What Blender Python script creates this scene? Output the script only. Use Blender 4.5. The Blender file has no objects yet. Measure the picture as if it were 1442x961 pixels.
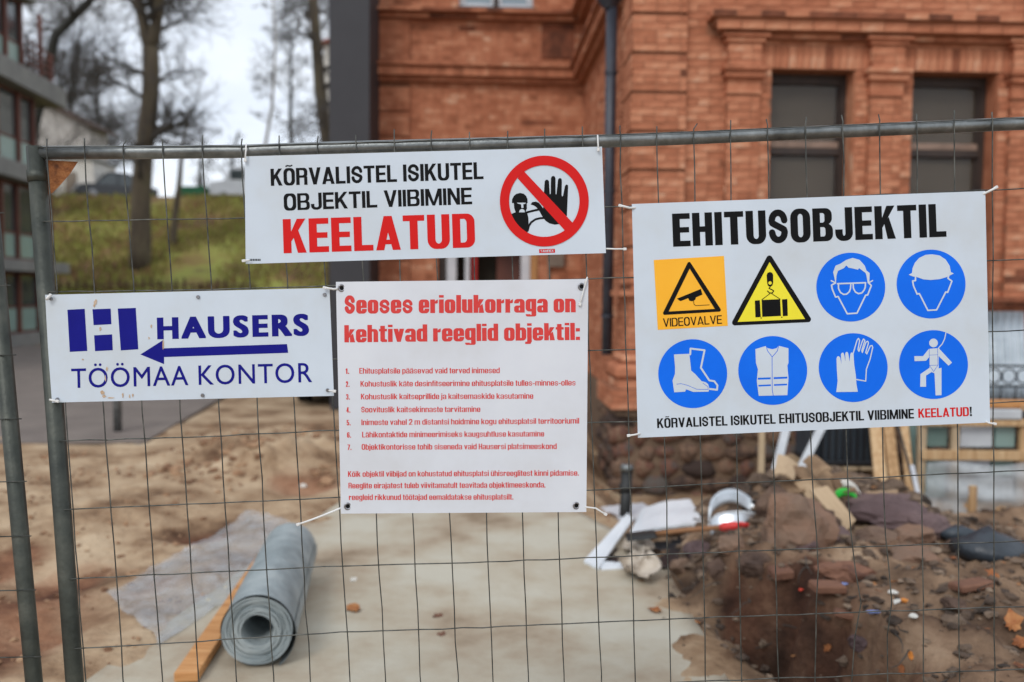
import bpy, math, random
from mathutils import Vector, Matrix, noise
from mathutils.geometry import delaunay_2d_cdt, convex_hull_2d
R = math.radians
S = bpy.context.scene
COL = S.collection
random.seed(7)

# ------------------------------------------------------------------ camera
PW, PH, FOC = 1442.0, 961.0, 1200.0
CAMZ = 1.75
cam_d = bpy.data.cameras.new('camera')
cam = bpy.data.objects.new('camera', cam_d)
COL.objects.link(cam)
cam_d.sensor_width = 36.0
cam_d.lens = FOC/PW*36.0
cam_d.clip_start = 0.05
cam_d.clip_end = 900
PITCH = math.atan(65.5/FOC)
CM = Matrix.Translation((0, 0, CAMZ)) @ Matrix.Rotation(math.pi/2-PITCH, 4, 'X') @ Matrix.Rotation(R(0.5), 4, 'Z')
cam.matrix_world = CM
cam_d.dof.use_dof = True
cam_d.dof.focus_distance = 2.26
cam_d.dof.aperture_fstop = 1.7
S.camera = cam
CMI = CM.inverted()

# ------------------------------------------------------------------ world, sun, exposure
SUN_EL, SUN_AZ = 42.0, 205.0
w = bpy.data.worlds.new('World')
S.world = w
w.use_nodes = True
nt = w.node_tree
nt.nodes.clear()
out = nt.nodes.new('ShaderNodeOutputWorld')
bg = nt.nodes.new('ShaderNodeBackground')
sky = nt.nodes.new('ShaderNodeTexSky')
sky.sky_type = 'NISHITA'
sky.sun_disc = False
sky.sun_elevation = R(SUN_EL)
sky.sun_rotation = R(SUN_AZ)
tc = nt.nodes.new('ShaderNodeTexCoord')
nz = nt.nodes.new('ShaderNodeTexNoise')
nz.inputs['Scale'].default_value = 3.2
nz.inputs['Detail'].default_value = 6
nz.inputs['Roughness'].default_value = .55
mp = nt.nodes.new('ShaderNodeMapping')
mp.inputs['Scale'].default_value = (1, 1, 2.2)
cr = nt.nodes.new('ShaderNodeValToRGB')
cr.color_ramp.elements[0].position = .32
cr.color_ramp.elements[0].color = (6.9, 7.6, 8.7, 1)
cr.color_ramp.elements[1].position = .66
cr.color_ramp.elements[1].color = (9.9, 10.3, 10.9, 1)
mx = nt.nodes.new('ShaderNodeMixRGB')
mx.inputs[0].default_value = .9
nt.links.new(tc.outputs['Generated'], mp.inputs[0])
nt.links.new(mp.outputs[0], nz.inputs['Vector'])
nt.links.new(nz.outputs['Fac'], cr.inputs[0])
nt.links.new(sky.outputs[0], mx.inputs[1])
nt.links.new(cr.outputs[0], mx.inputs[2])
nt.links.new(mx.outputs[0], bg.inputs[0])
bg.inputs[1].default_value = .1
nt.links.new(bg.outputs[0], out.inputs[0])
sl = bpy.data.lights.new('sun', 'SUN')
sl.energy = 1.0
sl.angle = R(18)
sl.color = (1.0, .965, .92)
so = bpy.data.objects.new('sun', sl)
COL.objects.link(so)
_az = R(SUN_AZ)
_d = Vector((math.sin(_az)*math.cos(R(SUN_EL)), math.cos(_az)*math.cos(R(SUN_EL)), math.sin(R(SUN_EL))))
so.rotation_euler = _d.to_track_quat('Z', 'Y').to_euler()
so.location = _d*60
S.view_settings.view_transform = 'Standard'
S.view_settings.look = 'None'
S.view_settings.exposure = 0.28
S.view_settings.gamma = 1.0

# ------------------------------------------------------------------ photo pixel -> ray helpers (authoring aid)
CPOS = Vector((0, 0, CAMZ))
def ray(px, py):
    return (CM.to_3x3() @ Vector(((px-721)/FOC, -(py-480.5)/FOC, -1.0))).normalized()
def on_plane(px, py, p0, n):
    d = ray(px, py)
    return CPOS + d*((p0-CPOS).dot(n)/d.dot(n))
def at_y(px, py, y):
    d = ray(px, py)
    return CPOS + d*(y/d.y)
def proj(v):
    q = CMI @ Vector(v)
    if q.z > -.05: return (-9999, -9999)
    return (721+FOC*q.x/-q.z, 480.5-FOC*q.y/-q.z)

# ------------------------------------------------------------------ object helpers
WM = {}
def mesh_of(name, V, F, mat, smooth=False):
    me = bpy.data.meshes.new(name)
    me.from_pydata([tuple(v) for v in V], [], F)
    if mat: me.materials.append(mat)
    if smooth: me.polygons.foreach_set('use_smooth', [True]*len(me.polygons))
    me.update()
    return me
def tagit(o, label=None, cat=None, group=None, kind=None):
    if label: o['label'] = label
    if cat: o['category'] = cat
    if group: o['group'] = group
    if kind: o['kind'] = kind
    return o
def thing(name, label, cat, loc=(0, 0, 0), rz=0, group=None):
    o = bpy.data.objects.new(name, None)
    o.empty_display_size = .1
    COL.objects.link(o)
    o.location = loc
    o.rotation_euler = (0, 0, rz)
    WM[o.name] = Matrix.Translation(loc) @ Matrix.Rotation(rz, 4, 'Z')
    return tagit(o, label, cat, group)
def part(name, g, mat, parent, smooth=False, local=False, label=None):
    """g = (V, F) in world coordinates (or in the parent's when local)"""
    V, F = (g.V, g.F) if isinstance(g, G) else g
    pm = WM[parent.name]
    if not local:
        inv = pm.inverted()
        V = [inv @ Vector(v) for v in V]
    o = bpy.data.objects.new(name, mesh_of(name, V, F, mat, smooth))
    COL.objects.link(o)
    o.parent = parent
    WM[o.name] = pm
    if label: o['label'] = label
    return o
def single(name, g, mat, label=None, cat=None, group=None, kind=None, smooth=False):
    V, F = (g.V, g.F) if isinstance(g, G) else g
    xs = [v[0] for v in V]; ys = [v[1] for v in V]; zs = [v[2] for v in V]
    o0 = Vector(((min(xs)+max(xs))/2, (min(ys)+max(ys))/2, min(zs)))
    if kind == 'structure': o0 = Vector((0, 0, 0))
    o = bpy.data.objects.new(name, mesh_of(name, [Vector(v)-o0 for v in V], F, mat, smooth))
    COL.objects.link(o)
    o.location = o0
    WM[o.name] = Matrix.Translation(o0)
    return tagit(o, label, cat, group, kind)
def copy_tree(o, loc, rz=0, scale=1.0, label=None):
    c = o.copy(); COL.objects.link(c)
    c.location = loc; c.rotation_euler = (0, 0, rz); c.scale = (scale,)*3
    if label: c['label'] = label
    def kids(a, b):
        for ch in list(a.children):
            d = ch.copy(); COL.objects.link(d); d.parent = b
            kids(ch, d)
    kids(o, c)
    return c

class G:
    def __init__(s): s.V = []; s.F = []
    def add(s, V, F):
        n = len(s.V); s.V += [Vector(v) for v in V]; s.F += [tuple(i+n for i in f) for f in F]; return s
    def box(s, a, b, M=None):
        x0, y0, z0 = a; x1, y1, z1 = b
        V = [Vector(p) for p in ((x0,y0,z0),(x1,y0,z0),(x1,y1,z0),(x0,y1,z0),(x0,y0,z1),(x1,y0,z1),(x1,y1,z1),(x0,y1,z1))]
        if M is not None: V = [M @ v for v in V]
        return s.add(V, [(0,3,2,1),(4,5,6,7),(0,1,5,4),(1,2,6,5),(2,3,7,6),(3,0,4,7)])
    def bbox(s, a, b, bev=.01, M=None):
        """box with its edges chamfered"""
        c = [(a[i]+b[i])/2 for i in range(3)]; h = [(b[i]-a[i])/2 for i in range(3)]
        V = []
        for sx in (-1, 1):
            for sy in (-1, 1):
                for sz in (-1, 1):
                    V += [(c[0]+sx*h[0], c[1]+sy*(h[1]-bev), c[2]+sz*(h[2]-bev)),
                          (c[0]+sx*(h[0]-bev), c[1]+sy*h[1], c[2]+sz*(h[2]-bev)),
                          (c[0]+sx*(h[0]-bev), c[1]+sy*(h[1]-bev), c[2]+sz*h[2])]
        V = [Vector(v) for v in V]
        ix = lambda x, y, z, k: ((x*2+y)*2+z)*3+k
        F = []
        for q in (0, 1):
            F.append([ix(q,0,0,0), ix(q,1,0,0), ix(q,1,1,0), ix(q,0,1,0)])
            F.append([ix(0,q,0,1), ix(1,q,0,1), ix(1,q,1,1), ix(0,q,1,1)])
            F.append([ix(0,0,q,2), ix(1,0,q,2), ix(1,1,q,2), ix(0,1,q,2)])
        for p in (0, 1):
            for q in (0, 1):
                F.append([ix(p,q,0,0), ix(p,q,1,0), ix(p,q,1,1), ix(p,q,0,1)])
                F.append([ix(p,0,q,0), ix(p,1,q,0), ix(p,1,q,2), ix(p,0,q,2)])
                F.append([ix(0,p,q,1), ix(1,p,q,1), ix(1,p,q,2), ix(0,p,q,2)])
        for x in (0, 1):
            for y in (0, 1):
                for z in (0, 1): F.append([ix(x,y,z,0), ix(x,y,z,1), ix(x,y,z,2)])
        cc = Vector(c); F2 = []
        for f in F:
            n = (V[f[1]]-V[f[0]]).cross(V[f[2]]-V[f[0]])
            F2.append(tuple(f) if n.dot(V[f[0]]-cc) > 0 else tuple(reversed(f)))
        if M is not None: V = [M @ v for v in V]
        return s.add(V, F2)
    def tube(s, pts, rad, n=6, caps=True):
        pts = [Vector(p) for p in pts]
        if not isinstance(rad, (list, tuple)): rad = [rad]*len(pts)
        V = []; F = []
        t = (pts[1]-pts[0]).normalized()
        u = t.orthogonal().normalized()
        for i, p in enumerate(pts):
            t = (pts[min(i+1, len(pts)-1)]-pts[max(i-1, 0)]).normalized()
            u = (u-t*u.dot(t)).normalized(); v = t.cross(u)
            for k in range(n):
                a = 2*math.pi*k/n
                V.append(p+(u*math.cos(a)+v*math.sin(a))*rad[i])
        for i in range(len(pts)-1):
            for k in range(n):
                a = i*n+k; b = i*n+(k+1) % n
                F.append((a, b, b+n, a+n))
        if caps:
            F.append(tuple(reversed(range(n)))); m = (len(pts)-1)*n
            F.append(tuple(range(m, m+n)))
        return s.add(V, F)
    def prism(s, poly, a, b, M=None):
        """poly = [(x,z)] counter-clockwise seen from -y, extruded from y=a to y=b"""
        n = len(poly)
        V = [Vector((x, a, z)) for x, z in poly]+[Vector((x, b, z)) for x, z in poly]
        F = [tuple(range(n)), tuple(reversed(range(n, 2*n)))]+[(i, i+n, (i+1) % n+n, (i+1) % n) for i in range(n)]
        if M is not None: V = [M @ v for v in V]
        return s.add(V, F)
    def sheet(s, fn, nu, nv, thick=0.0):
        V = [fn(i/nu, j/nv) for j in range(nv+1) for i in range(nu+1)]
        F = [(j*(nu+1)+i, j*(nu+1)+i+1, (j+1)*(nu+1)+i+1, (j+1)*(nu+1)+i) for j in range(nv) for i in range(nu)]
        if not thick: return s.add(V, F)
        V = [Vector(v) for v in V]; m = len(V)
        N = [Vector((0,0,0)) for _ in V]
        for f in F:
            q = (V[f[1]]-V[f[0]]).cross(V[f[3]]-V[f[0]])
            for i in f: N[i] += q
        V2 = [v-n_.normalized()*thick for v, n_ in zip(V, N)]
        F2 = [tuple(reversed([i+m for i in f])) for f in F]
        rim = [i for i in range(nu+1)]+[j*(nu+1)+nu for j in range(1, nv+1)]+[nv*(nu+1)+i for i in range(nu-1, -1, -1)]+[j*(nu+1) for j in range(nv-1, 0, -1)]
        F3 = [(rim[i], rim[i]+m, rim[(i+1) % len(rim)]+m, rim[(i+1) % len(rim)]) for i in range(len(rim))]
        return s.add(V+V2, F+F2+F3)

def rock_mesh(rx, ry, rz, seed, sub=2, rough=.22, flat=.0):
    """an angular boulder: a subdivided octahedron-like sphere cut by random planes"""
    rnd = random.Random(seed)
    n1, n2 = {1: (7, 5), 2: (10, 7), 3: (22, 14)}[sub]
    V = []; F = []
    planes = [(Vector((rnd.gauss(0,1), rnd.gauss(0,1), rnd.gauss(0,1))).normalized(), rnd.uniform(.55, .85)) for _ in range(9)]
    off = Vector((seed*3.1, seed*1.7, 0))
    def pt(th, ph):
        d = Vector((math.sin(ph)*math.cos(th), math.sin(ph)*math.sin(th), math.cos(ph)))
        r = 1.0
        for n_, c in planes:
            q = d.dot(n_)
            if q > 0: r = min(r, c/q)
        r *= 1+rough*noise.noise(d*1.9+off)+(.10*noise.noise(d*5+off)+.05*noise.noise(d*12+off) if sub == 3 else 0)
        return Vector((d.x*rx*r, d.y*ry*r, d.z*rz*r))
    V.append(pt(0, 0))
    for j in range(1, n2):
        for i in range(n1): V.append(pt(2*math.pi*(i+.5*(j % 2))/n1, math.pi*j/n2))
    V.append(pt(0, math.pi))
    for i in range(n1): F.append((0, 1+i, 1+(i+1) % n1))
    for j in range(n2-2):
        for i in range(n1):
            a = 1+j*n1+i; b = 1+j*n1+(i+1) % n1; c = a+n1; d = b+n1
            F += [(a, c, d), (a, d, b)] if j % 2 == 0 else [(a, c, b), (b, c, d)]
    L = len(V)-1
    for i in range(n1): F.append((L, 1+(n2-2)*n1+(i+1) % n1, 1+(n2-2)*n1+i))
    return V, F

# ------------------------------------------------------------------ materials
def lin(c):
    return tuple((x/255/12.92 if x/255 <= .04045 else ((x/255+.055)/1.055)**2.4) for x in c)+(1,)
def mat(name, cols, rough=.8, scale=6.0, detail=5, bump=0.0, bscale=None, metal=0.0, spec=None, trans=0.0,
        alpha=None, island=0.0, obj=0.0, stretch=None, lo=.3, hi=.7, coat=0.0, roughvar=0.0):
    """procedural: noise between several base colours, optional per-piece variation, bump and roughness variation"""
    m = bpy.data.materials.new(name); m.use_nodes = True
    t = m.node_tree; N = t.nodes; L = t.links
    b = N['Principled BSDF']
    b.inputs['Roughness'].default_value = rough
    b.inputs['Metallic'].default_value = metal
    if spec is not None: b.inputs['Specular IOR Level'].default_value = spec
    if trans: b.inputs['Transmission Weight'].default_value = trans
    if coat: b.inputs['Coat Weight'].default_value = coat
    if alpha is not None: b.inputs['Alpha'].default_value = alpha
    tc = N.new('ShaderNodeTexCoord'); mp = N.new('ShaderNodeMapping')
    L.new(tc.outputs['Object'], mp.inputs[0])
    if stretch: mp.inputs['Scale'].default_value = stretch
    nz = N.new('ShaderNodeTexNoise'); nz.inputs['Scale'].default_value = scale; nz.inputs['Detail'].default_value = detail
    nz.inputs['Roughness'].default_value = .6
    L.new(mp.outputs[0], nz.inputs['Vector'])
    cr = N.new('ShaderNodeValToRGB')
    n = len(cols)
    els = cr.color_ramp.elements
    while len(els) < n: els.new(.5)
    for i, c in enumerate(cols):
        els[i].position = lo+(hi-lo)*i/max(1, n-1)
        els[i].color = lin(c)
    fac = nz.outputs['Fac']
    if island or obj:
        gi = N.new('ShaderNodeNewGeometry'); oi = N.new('ShaderNodeObjectInfo')
        ad = N.new('ShaderNodeMath'); ad.operation = 'ADD'
        L.new(gi.outputs['Random Per Island'], ad.inputs[0]); L.new(oi.outputs['Random'], ad.inputs[1])
        fr = N.new('ShaderNodeMath'); fr.operation = 'FRACT'; L.new(ad.outputs[0], fr.inputs[0])
        k = max(island, obj)
        m1 = N.new('ShaderNodeMath'); m1.operation = 'MULTIPLY_ADD'; L.new(fr.outputs[0], m1.inputs[0])
        m1.inputs[1].default_value = k; m1.inputs[2].default_value = -k/2
        m2 = N.new('ShaderNodeMath'); m2.operation = 'ADD'; L.new(m1.outputs[0], m2.inputs[0]); L.new(nz.outputs['Fac'], m2.inputs[1])
        fac = m2.outputs[0]
    L.new(fac, cr.inputs[0]); L.new(cr.outputs[0], b.inputs['Base Color'])
    if roughvar:
        mr = N.new('ShaderNodeMapRange'); L.new(nz.outputs['Fac'], mr.inputs[0])
        mr.inputs['To Min'].default_value = rough-roughvar; mr.inputs['To Max'].default_value = rough+roughvar
        L.new(mr.outputs[0], b.inputs['Roughness'])
    if bump:
        n2 = N.new('ShaderNodeTexNoise'); n2.inputs['Scale'].default_value = bscale or scale*4; n2.inputs['Detail'].default_value = 6
        L.new(mp.outputs[0], n2.inputs['Vector'])
        bu = N.new('ShaderNodeBump'); bu.inputs['Strength'].default_value = bump; bu.inputs['Distance'].default_value = .02
        L.new(n2.outputs['Fac'], bu.inputs['Height']); L.new(bu.outputs[0], b.inputs['Normal'])
    return m
M = {}
M['brick'] = mat('brick', [(142,90,66),(168,106,78),(184,120,90),(198,138,106),(212,174,146)], .88, 5, bump=.35, bscale=60, island=.34, lo=.2, hi=.85, spec=.2)
M['brick_sooty'] = mat('brick_sooty', [(96,60,46),(128,78,58),(150,92,68)], .9, 5, bump=.3, bscale=60, island=.3, spec=.2)
M['mortar'] = mat('mortar', [(138,94,72),(164,116,90)], .95, 12, bump=.3, spec=.2)
M['plinth_stone'] = mat('plinth_stone', [(62,48,42),(98,76,62),(130,104,84),(112,72,58),(92,84,78)], .9, 4, bump=.7, bscale=25, island=.8, lo=.2, hi=.8)
M['rubble_mortar'] = mat('rubble_mortar', [(92,74,60),(128,106,86)], .95, 9, bump=.5)
M['slab_cladding'] = mat('slab_cladding', [(50,50,54),(56,56,60)], .7, 2)
M['pipe_paint'] = mat('pipe_paint', [(44,48,58),(60,66,78)], .42, 5, roughvar=.1)
M['frame_brown'] = mat('frame_brown', [(44,34,30),(60,46,38)], .6, 8)
M['blind'] = mat('blind', [(104,90,72),(118,104,86)], .8, 1.2, stretch=(1,1,6))
M['transom'] = mat('transom', [(120,98,84),(150,126,110)], .6, 6)
M['white_paint'] = mat('white_paint', [(190,194,200),(214,216,220)], .5, 5)
M['tan_wood'] = mat('tan_wood', [(168,118,70),(196,146,92)], .7, 4, stretch=(8,8,1))
M['red_paint'] = mat('red_paint', [(178,28,28),(198,40,36)], .5, 6)
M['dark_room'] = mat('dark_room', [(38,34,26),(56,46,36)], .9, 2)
M['grey_box'] = mat('grey_box', [(112,100,88),(128,114,100)], .6, 8)
M['galv'] = mat('galv', [(92,96,96),(120,124,124),(146,150,150)], .42, 14, metal=.75, bump=.08, bscale=120, roughvar=.14)
M['galv_green'] = mat('galv_green', [(50,54,50),(68,72,66),(88,90,82)], .5, 10, metal=.45, bump=.1, bscale=90, roughvar=.12)
M['wire'] = mat('wire', [(52,54,52),(84,86,82),(112,112,106)], .5, 30, metal=.6)
M['rust'] = mat('rust', [(86,48,26),(138,84,44),(166,112,66)], .85, 40, bump=.4)
M['sign_white'] = mat('sign_white', [(196,203,208),(202,213,224),(208,219,230)], .38, 3, roughvar=.05, bump=.02, bscale=6, spec=.35)
M['banner_white'] = mat('banner_white', [(204,206,210),(212,216,223),(218,222,228)], .5, 3, bump=.05, bscale=7, spec=.3)
M['ink_black'] = mat('ink_black', [(8,9,11),(13,14,16)], .5, 9, spec=.15)
M['ink_red'] = mat('ink_red', [(206,20,20),(212,26,24)], .45, 9, spec=.2)
M['ink_light_red'] = mat('ink_light_red', [(206,46,44),(214,58,54)], .5, 60)
M['ink_navy'] = mat('ink_navy', [(8,10,120),(12,16,132)], .45, 7, spec=.2)
M['ink_blue'] = mat('ink_blue', [(4,104,232),(8,112,242)], .45, 6, spec=.2)
M['ink_yellow'] = mat('ink_yellow', [(236,222,34),(242,230,48)], .4, 6)
M['ink_amber'] = mat('ink_amber', [(248,176,22),(252,186,38)], .35, 6)
M['stain'] = mat('stain', [(176,140,104),(206,190,170)], .6, 90)
M['tie'] = mat('tie', [(206,206,204),(228,228,226)], .45, 20)
M['grommet'] = mat('grommet', [(120,120,124),(160,160,164)], .3, 30, metal=.9)
M['soil'] = mat('soil', [(92,62,44),(146,112,84),(178,148,114),(194,168,136)], .97, .9, 12, bump=1, bscale=12, lo=.33, hi=.6)
M['mound_soil'] = mat('mound_soil', [(54,43,36),(106,85,68),(144,119,96),(178,154,128)], .97, 2.0, 14, bump=1, bscale=18, lo=.33, hi=.64)
M['reddish_soil'] = mat('reddish_soil', [(56,36,28),(104,70,52),(136,98,74),(158,122,96)], .97, 2.2, 14, bump=1, bscale=16, lo=.33, hi=.68)
M['dark_soil'] = mat('dark_soil', [(30,22,18),(58,38,30),(92,62,48),(128,96,74)], .95, 3.5, 12, bump=1, bscale=20, lo=.3, hi=.72)
M['concrete_path'] = mat('concrete_path', [(134,116,94),(164,149,128),(178,169,150),(186,181,165)], .93, 1.3, 9, bump=.3, bscale=22, lo=.3, hi=.62)
M['concrete_pale'] = mat('concrete_pale', [(148,152,148),(164,168,162)], .9, 3, 8, bump=.3, bscale=22)
M['asphalt'] = mat('asphalt', [(108,98,92),(128,118,110)], .9, 2, 8, bump=.4, bscale=60)
M['kerb'] = mat('kerb', [(126,122,116),(146,142,136)], .9, 5, bump=.3)
M['hill_grass'] = mat('hill_grass', [(88,60,42),(116,88,54),(128,112,58),(138,142,64),(104,86,52)], .97, .28, 9, bump=.8, bscale=6, lo=.36, hi=.64)
M['grass_blade'] = mat('grass_blade', [(112,98,54),(142,148,66),(128,98,62)], .9, .5, island=.5)
M['bark'] = mat('bark', [(58,50,42),(82,72,58),(96,88,66)], .95, 3, 7, bump=.8, bscale=14, stretch=(1,1,.25))
M['bark_dark'] = mat('bark_dark', [(44,44,42),(62,62,56)], .95, 3)
M['twig'] = mat('twig', [(58,54,50),(80,74,68)], .95, 3)
M['birch'] = mat('birch', [(96,88,80),(178,172,164)], .9, 5, stretch=(1,1,3))
M['stucco'] = mat('stucco', [(196,192,184),(212,208,200)], .9, 2, bump=.2)
M['house_grey'] = mat('house_grey', [(162,158,154),(182,176,170)], .9, 2, bump=.2)
M['roof_dark'] = mat('roof_dark', [(66,52,46),(84,66,56)], .85, 4)
M['roof_red'] = mat('roof_red', [(122,58,46),(140,72,56)], .85, 4)
M['parapet'] = mat('parapet', [(112,112,110),(130,130,126)], .85, 2, bump=.1)
M['mahogany'] = mat('mahogany', [(82,44,34),(104,58,44)], .6, 4, stretch=(1,1,.3))
M['facade_dark'] = mat('facade_dark', [(62,50,44),(78,64,56)], .85, 2)
def glassy(name, col, rough=.08, alpha=1.0):
    m = mat(name, [col, tuple(min(255, c+12) for c in col)], rough, 2, spec=.8)
    m.node_tree.nodes['Principled BSDF'].inputs['Alpha'].default_value = alpha
    return m
M['glass_dark'] = glassy('glass_dark', (52,60,62))
M['glass_green'] = glassy('glass_green', (128,152,146), .2)
M['glass_pane'] = glassy('glass_pane', (60,60,58), .06, .22)
M['glass_pale'] = glassy('glass_pale', (130,146,156), .1)
M['curtain'] = mat('curtain', [(104,92,80),(130,118,104)], .9, 3, stretch=(8,8,1))
M['foam_roll'] = mat('foam_roll', [(112,122,124),(140,150,152),(164,172,172)], .6, 5, 6, bump=.3, bscale=26, stretch=(1,1,1))
M['plank'] = mat('plank', [(170,112,60),(196,140,86),(212,160,106)], .75, 3, 6, stretch=(1,10,10), bump=.2, bscale=20)
M['timber'] = mat('timber', [(158,122,82),(186,150,108),(204,174,134)], .75, 3, 6, stretch=(9,9,1), island=.2)
M['timber_pale'] = mat('timber_pale', [(168,146,116),(192,170,140)], .8, 3, 6, island=.3)
M['rock'] = mat('rock', [(66,50,42),(92,72,60),(118,96,80),(126,98,80)], .92, 4, 8, bump=.7, bscale=20, island=.35, obj=.4)
M['rock_purple'] = mat('rock_purple', [(76,60,60),(98,80,80),(118,98,94)], .9, 3, 8, bump=.6, bscale=16, obj=.2)
M['pebble'] = mat('pebble', [(52,44,38),(86,70,58),(114,96,80),(146,126,106)], .95, 9, island=.5, lo=.2, hi=.85, bump=.6, bscale=40)
M['soil_clod'] = mat('soil_clod', [(108,76,54),(150,116,88),(176,144,112)], .97, 9, island=.5, lo=.2, hi=.85, bump=.6, bscale=40)
M['white_sheet'] = mat('white_sheet', [(212,220,226),(228,234,238)], .3, 3, roughvar=.08)
M['metal_duct'] = mat('metal_duct', [(188,196,202),(214,220,226)], .3, 6, metal=.5, roughvar=.1)
M['fabric'] = mat('fabric', [(140,124,108),(186,174,158),(204,194,180)], .95, 7, bump=.4)
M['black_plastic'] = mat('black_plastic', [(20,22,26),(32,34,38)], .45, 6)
M['bag_black'] = mat('bag_black', [(34,40,46),(56,64,72)], .38, 6, bump=.5, bscale=14)
M['black_pipe'] = mat('black_pipe', [(22,24,24),(34,36,36)], .5, 6)
M['red_rubber'] = mat('red_rubber', [(196,34,34),(214,60,56)], .5, 12)
M['handle_wood'] = mat('handle_wood', [(134,92,60),(160,116,78)], .7, 4, stretch=(1,8,8))
M['cardboard'] = mat('cardboard', [(112,88,66),(148,122,94),(182,158,128)], .92, 5, obj=.5, bump=.2)
M['green_plastic'] = mat('green_plastic', [(34,176,52),(56,204,72)], .4, 8)
M['tarp_green'] = mat('tarp_green', [(84,108,102),(110,130,122)], .6, 4)
M['blue_grey'] = mat('blue_grey', [(44,52,60),(62,72,80)], .5, 4)
M['corrugated'] = mat('corrugated', [(126,136,142),(160,168,174),(176,184,190)], .35, 3, metal=.6, roughvar=.1)
M['iron'] = mat('iron', [(22,24,28),(34,36,40)], .5, 8, metal=.4)
M['pack_white'] = mat('pack_white', [(176,180,184),(200,204,206)], .5, 4)
M['leaf'] = mat('leaf', [(96,56,32),(146,86,44),(172,118,70)], .8, 20, island=.5, obj=.5)
M['litter_white'] = mat('litter_white', [(200,196,186),(226,224,216)], .6, 9)
M['litter_orange'] = mat('litter_orange', [(206,120,40),(226,148,66)], .6, 9)
M['litter_blue'] = mat('litter_blue', [(110,130,190),(140,158,206)], .4, 9)
M['litter_red'] = mat('litter_red', [(206,60,40),(220,84,60)], .5, 9)
M['brick_shard'] = mat('brick_shard', [(96,64,50),(128,90,70)], .9, 9, bump=.4, obj=.4)
M['car_grey'] = mat('car_grey', [(96,102,106),(112,118,122)], .3, 3, metal=.4, coat=.5)
M['car_black'] = mat('car_black', [(22,24,30),(30,32,38)], .3, 3, coat=.5)
M['car_white'] = mat('car_white', [(196,200,204),(210,214,218)], .3, 3, coat=.5)
M['tyre'] = mat('tyre', [(18,18,18),(28,28,28)], .85, 9)
M['rim'] = mat('rim', [(130,132,136),(160,162,166)], .35, 9, metal=.8)
M['lamp_glass'] = glassy('lamp_glass', (190,196,200), .1)
M['green_metal'] = mat('green_metal', [(18,92,58),(28,110,70)], .5, 4)
M['log'] = mat('log', [(74,56,42),(104,80,60)], .9, 5, island=.5)
def film_mat(name, col, opac, rough):
    m = bpy.data.materials.new(name); m.use_nodes = True
    N = m.node_tree.nodes; L = m.node_tree.links
    b = N['Principled BSDF']; b.inputs['Base Color'].default_value = lin(col); b.inputs['Roughness'].default_value = rough
    tr = N.new('ShaderNodeBsdfTransparent'); mi = N.new('ShaderNodeMixShader')
    nz = N.new('ShaderNodeTexNoise'); nz.inputs['Scale'].default_value = 7; nz.inputs['Detail'].default_value = 5
    tc = N.new('ShaderNodeTexCoord'); L.new(tc.outputs['Object'], nz.inputs['Vector'])
    mr = N.new('ShaderNodeMapRange'); L.new(nz.outputs['Fac'], mr.inputs[0])
    mr.inputs['From Min'].default_value = .3; mr.inputs['From Max'].default_value = .7
    mr.inputs['To Min'].default_value = opac-.15; mr.inputs['To Max'].default_value = opac+.15
    bu = N.new('ShaderNodeBump'); bu.inputs['Strength'].default_value = .5; L.new(nz.outputs['Fac'], bu.inputs['Height']); L.new(bu.outputs[0], b.inputs['Normal'])
    L.new(mr.outputs[0], mi.inputs[0]); L.new(tr.outputs[0], mi.inputs[1]); L.new(b.outputs[0], mi.inputs[2])
    L.new(mi.outputs[0], N['Material Output'].inputs[0])
    return m
M['film'] = film_mat('film', (182,188,192), .4, .22)
M['wrap'] = film_mat('wrap', (198,203,205), .55, .25)

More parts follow.
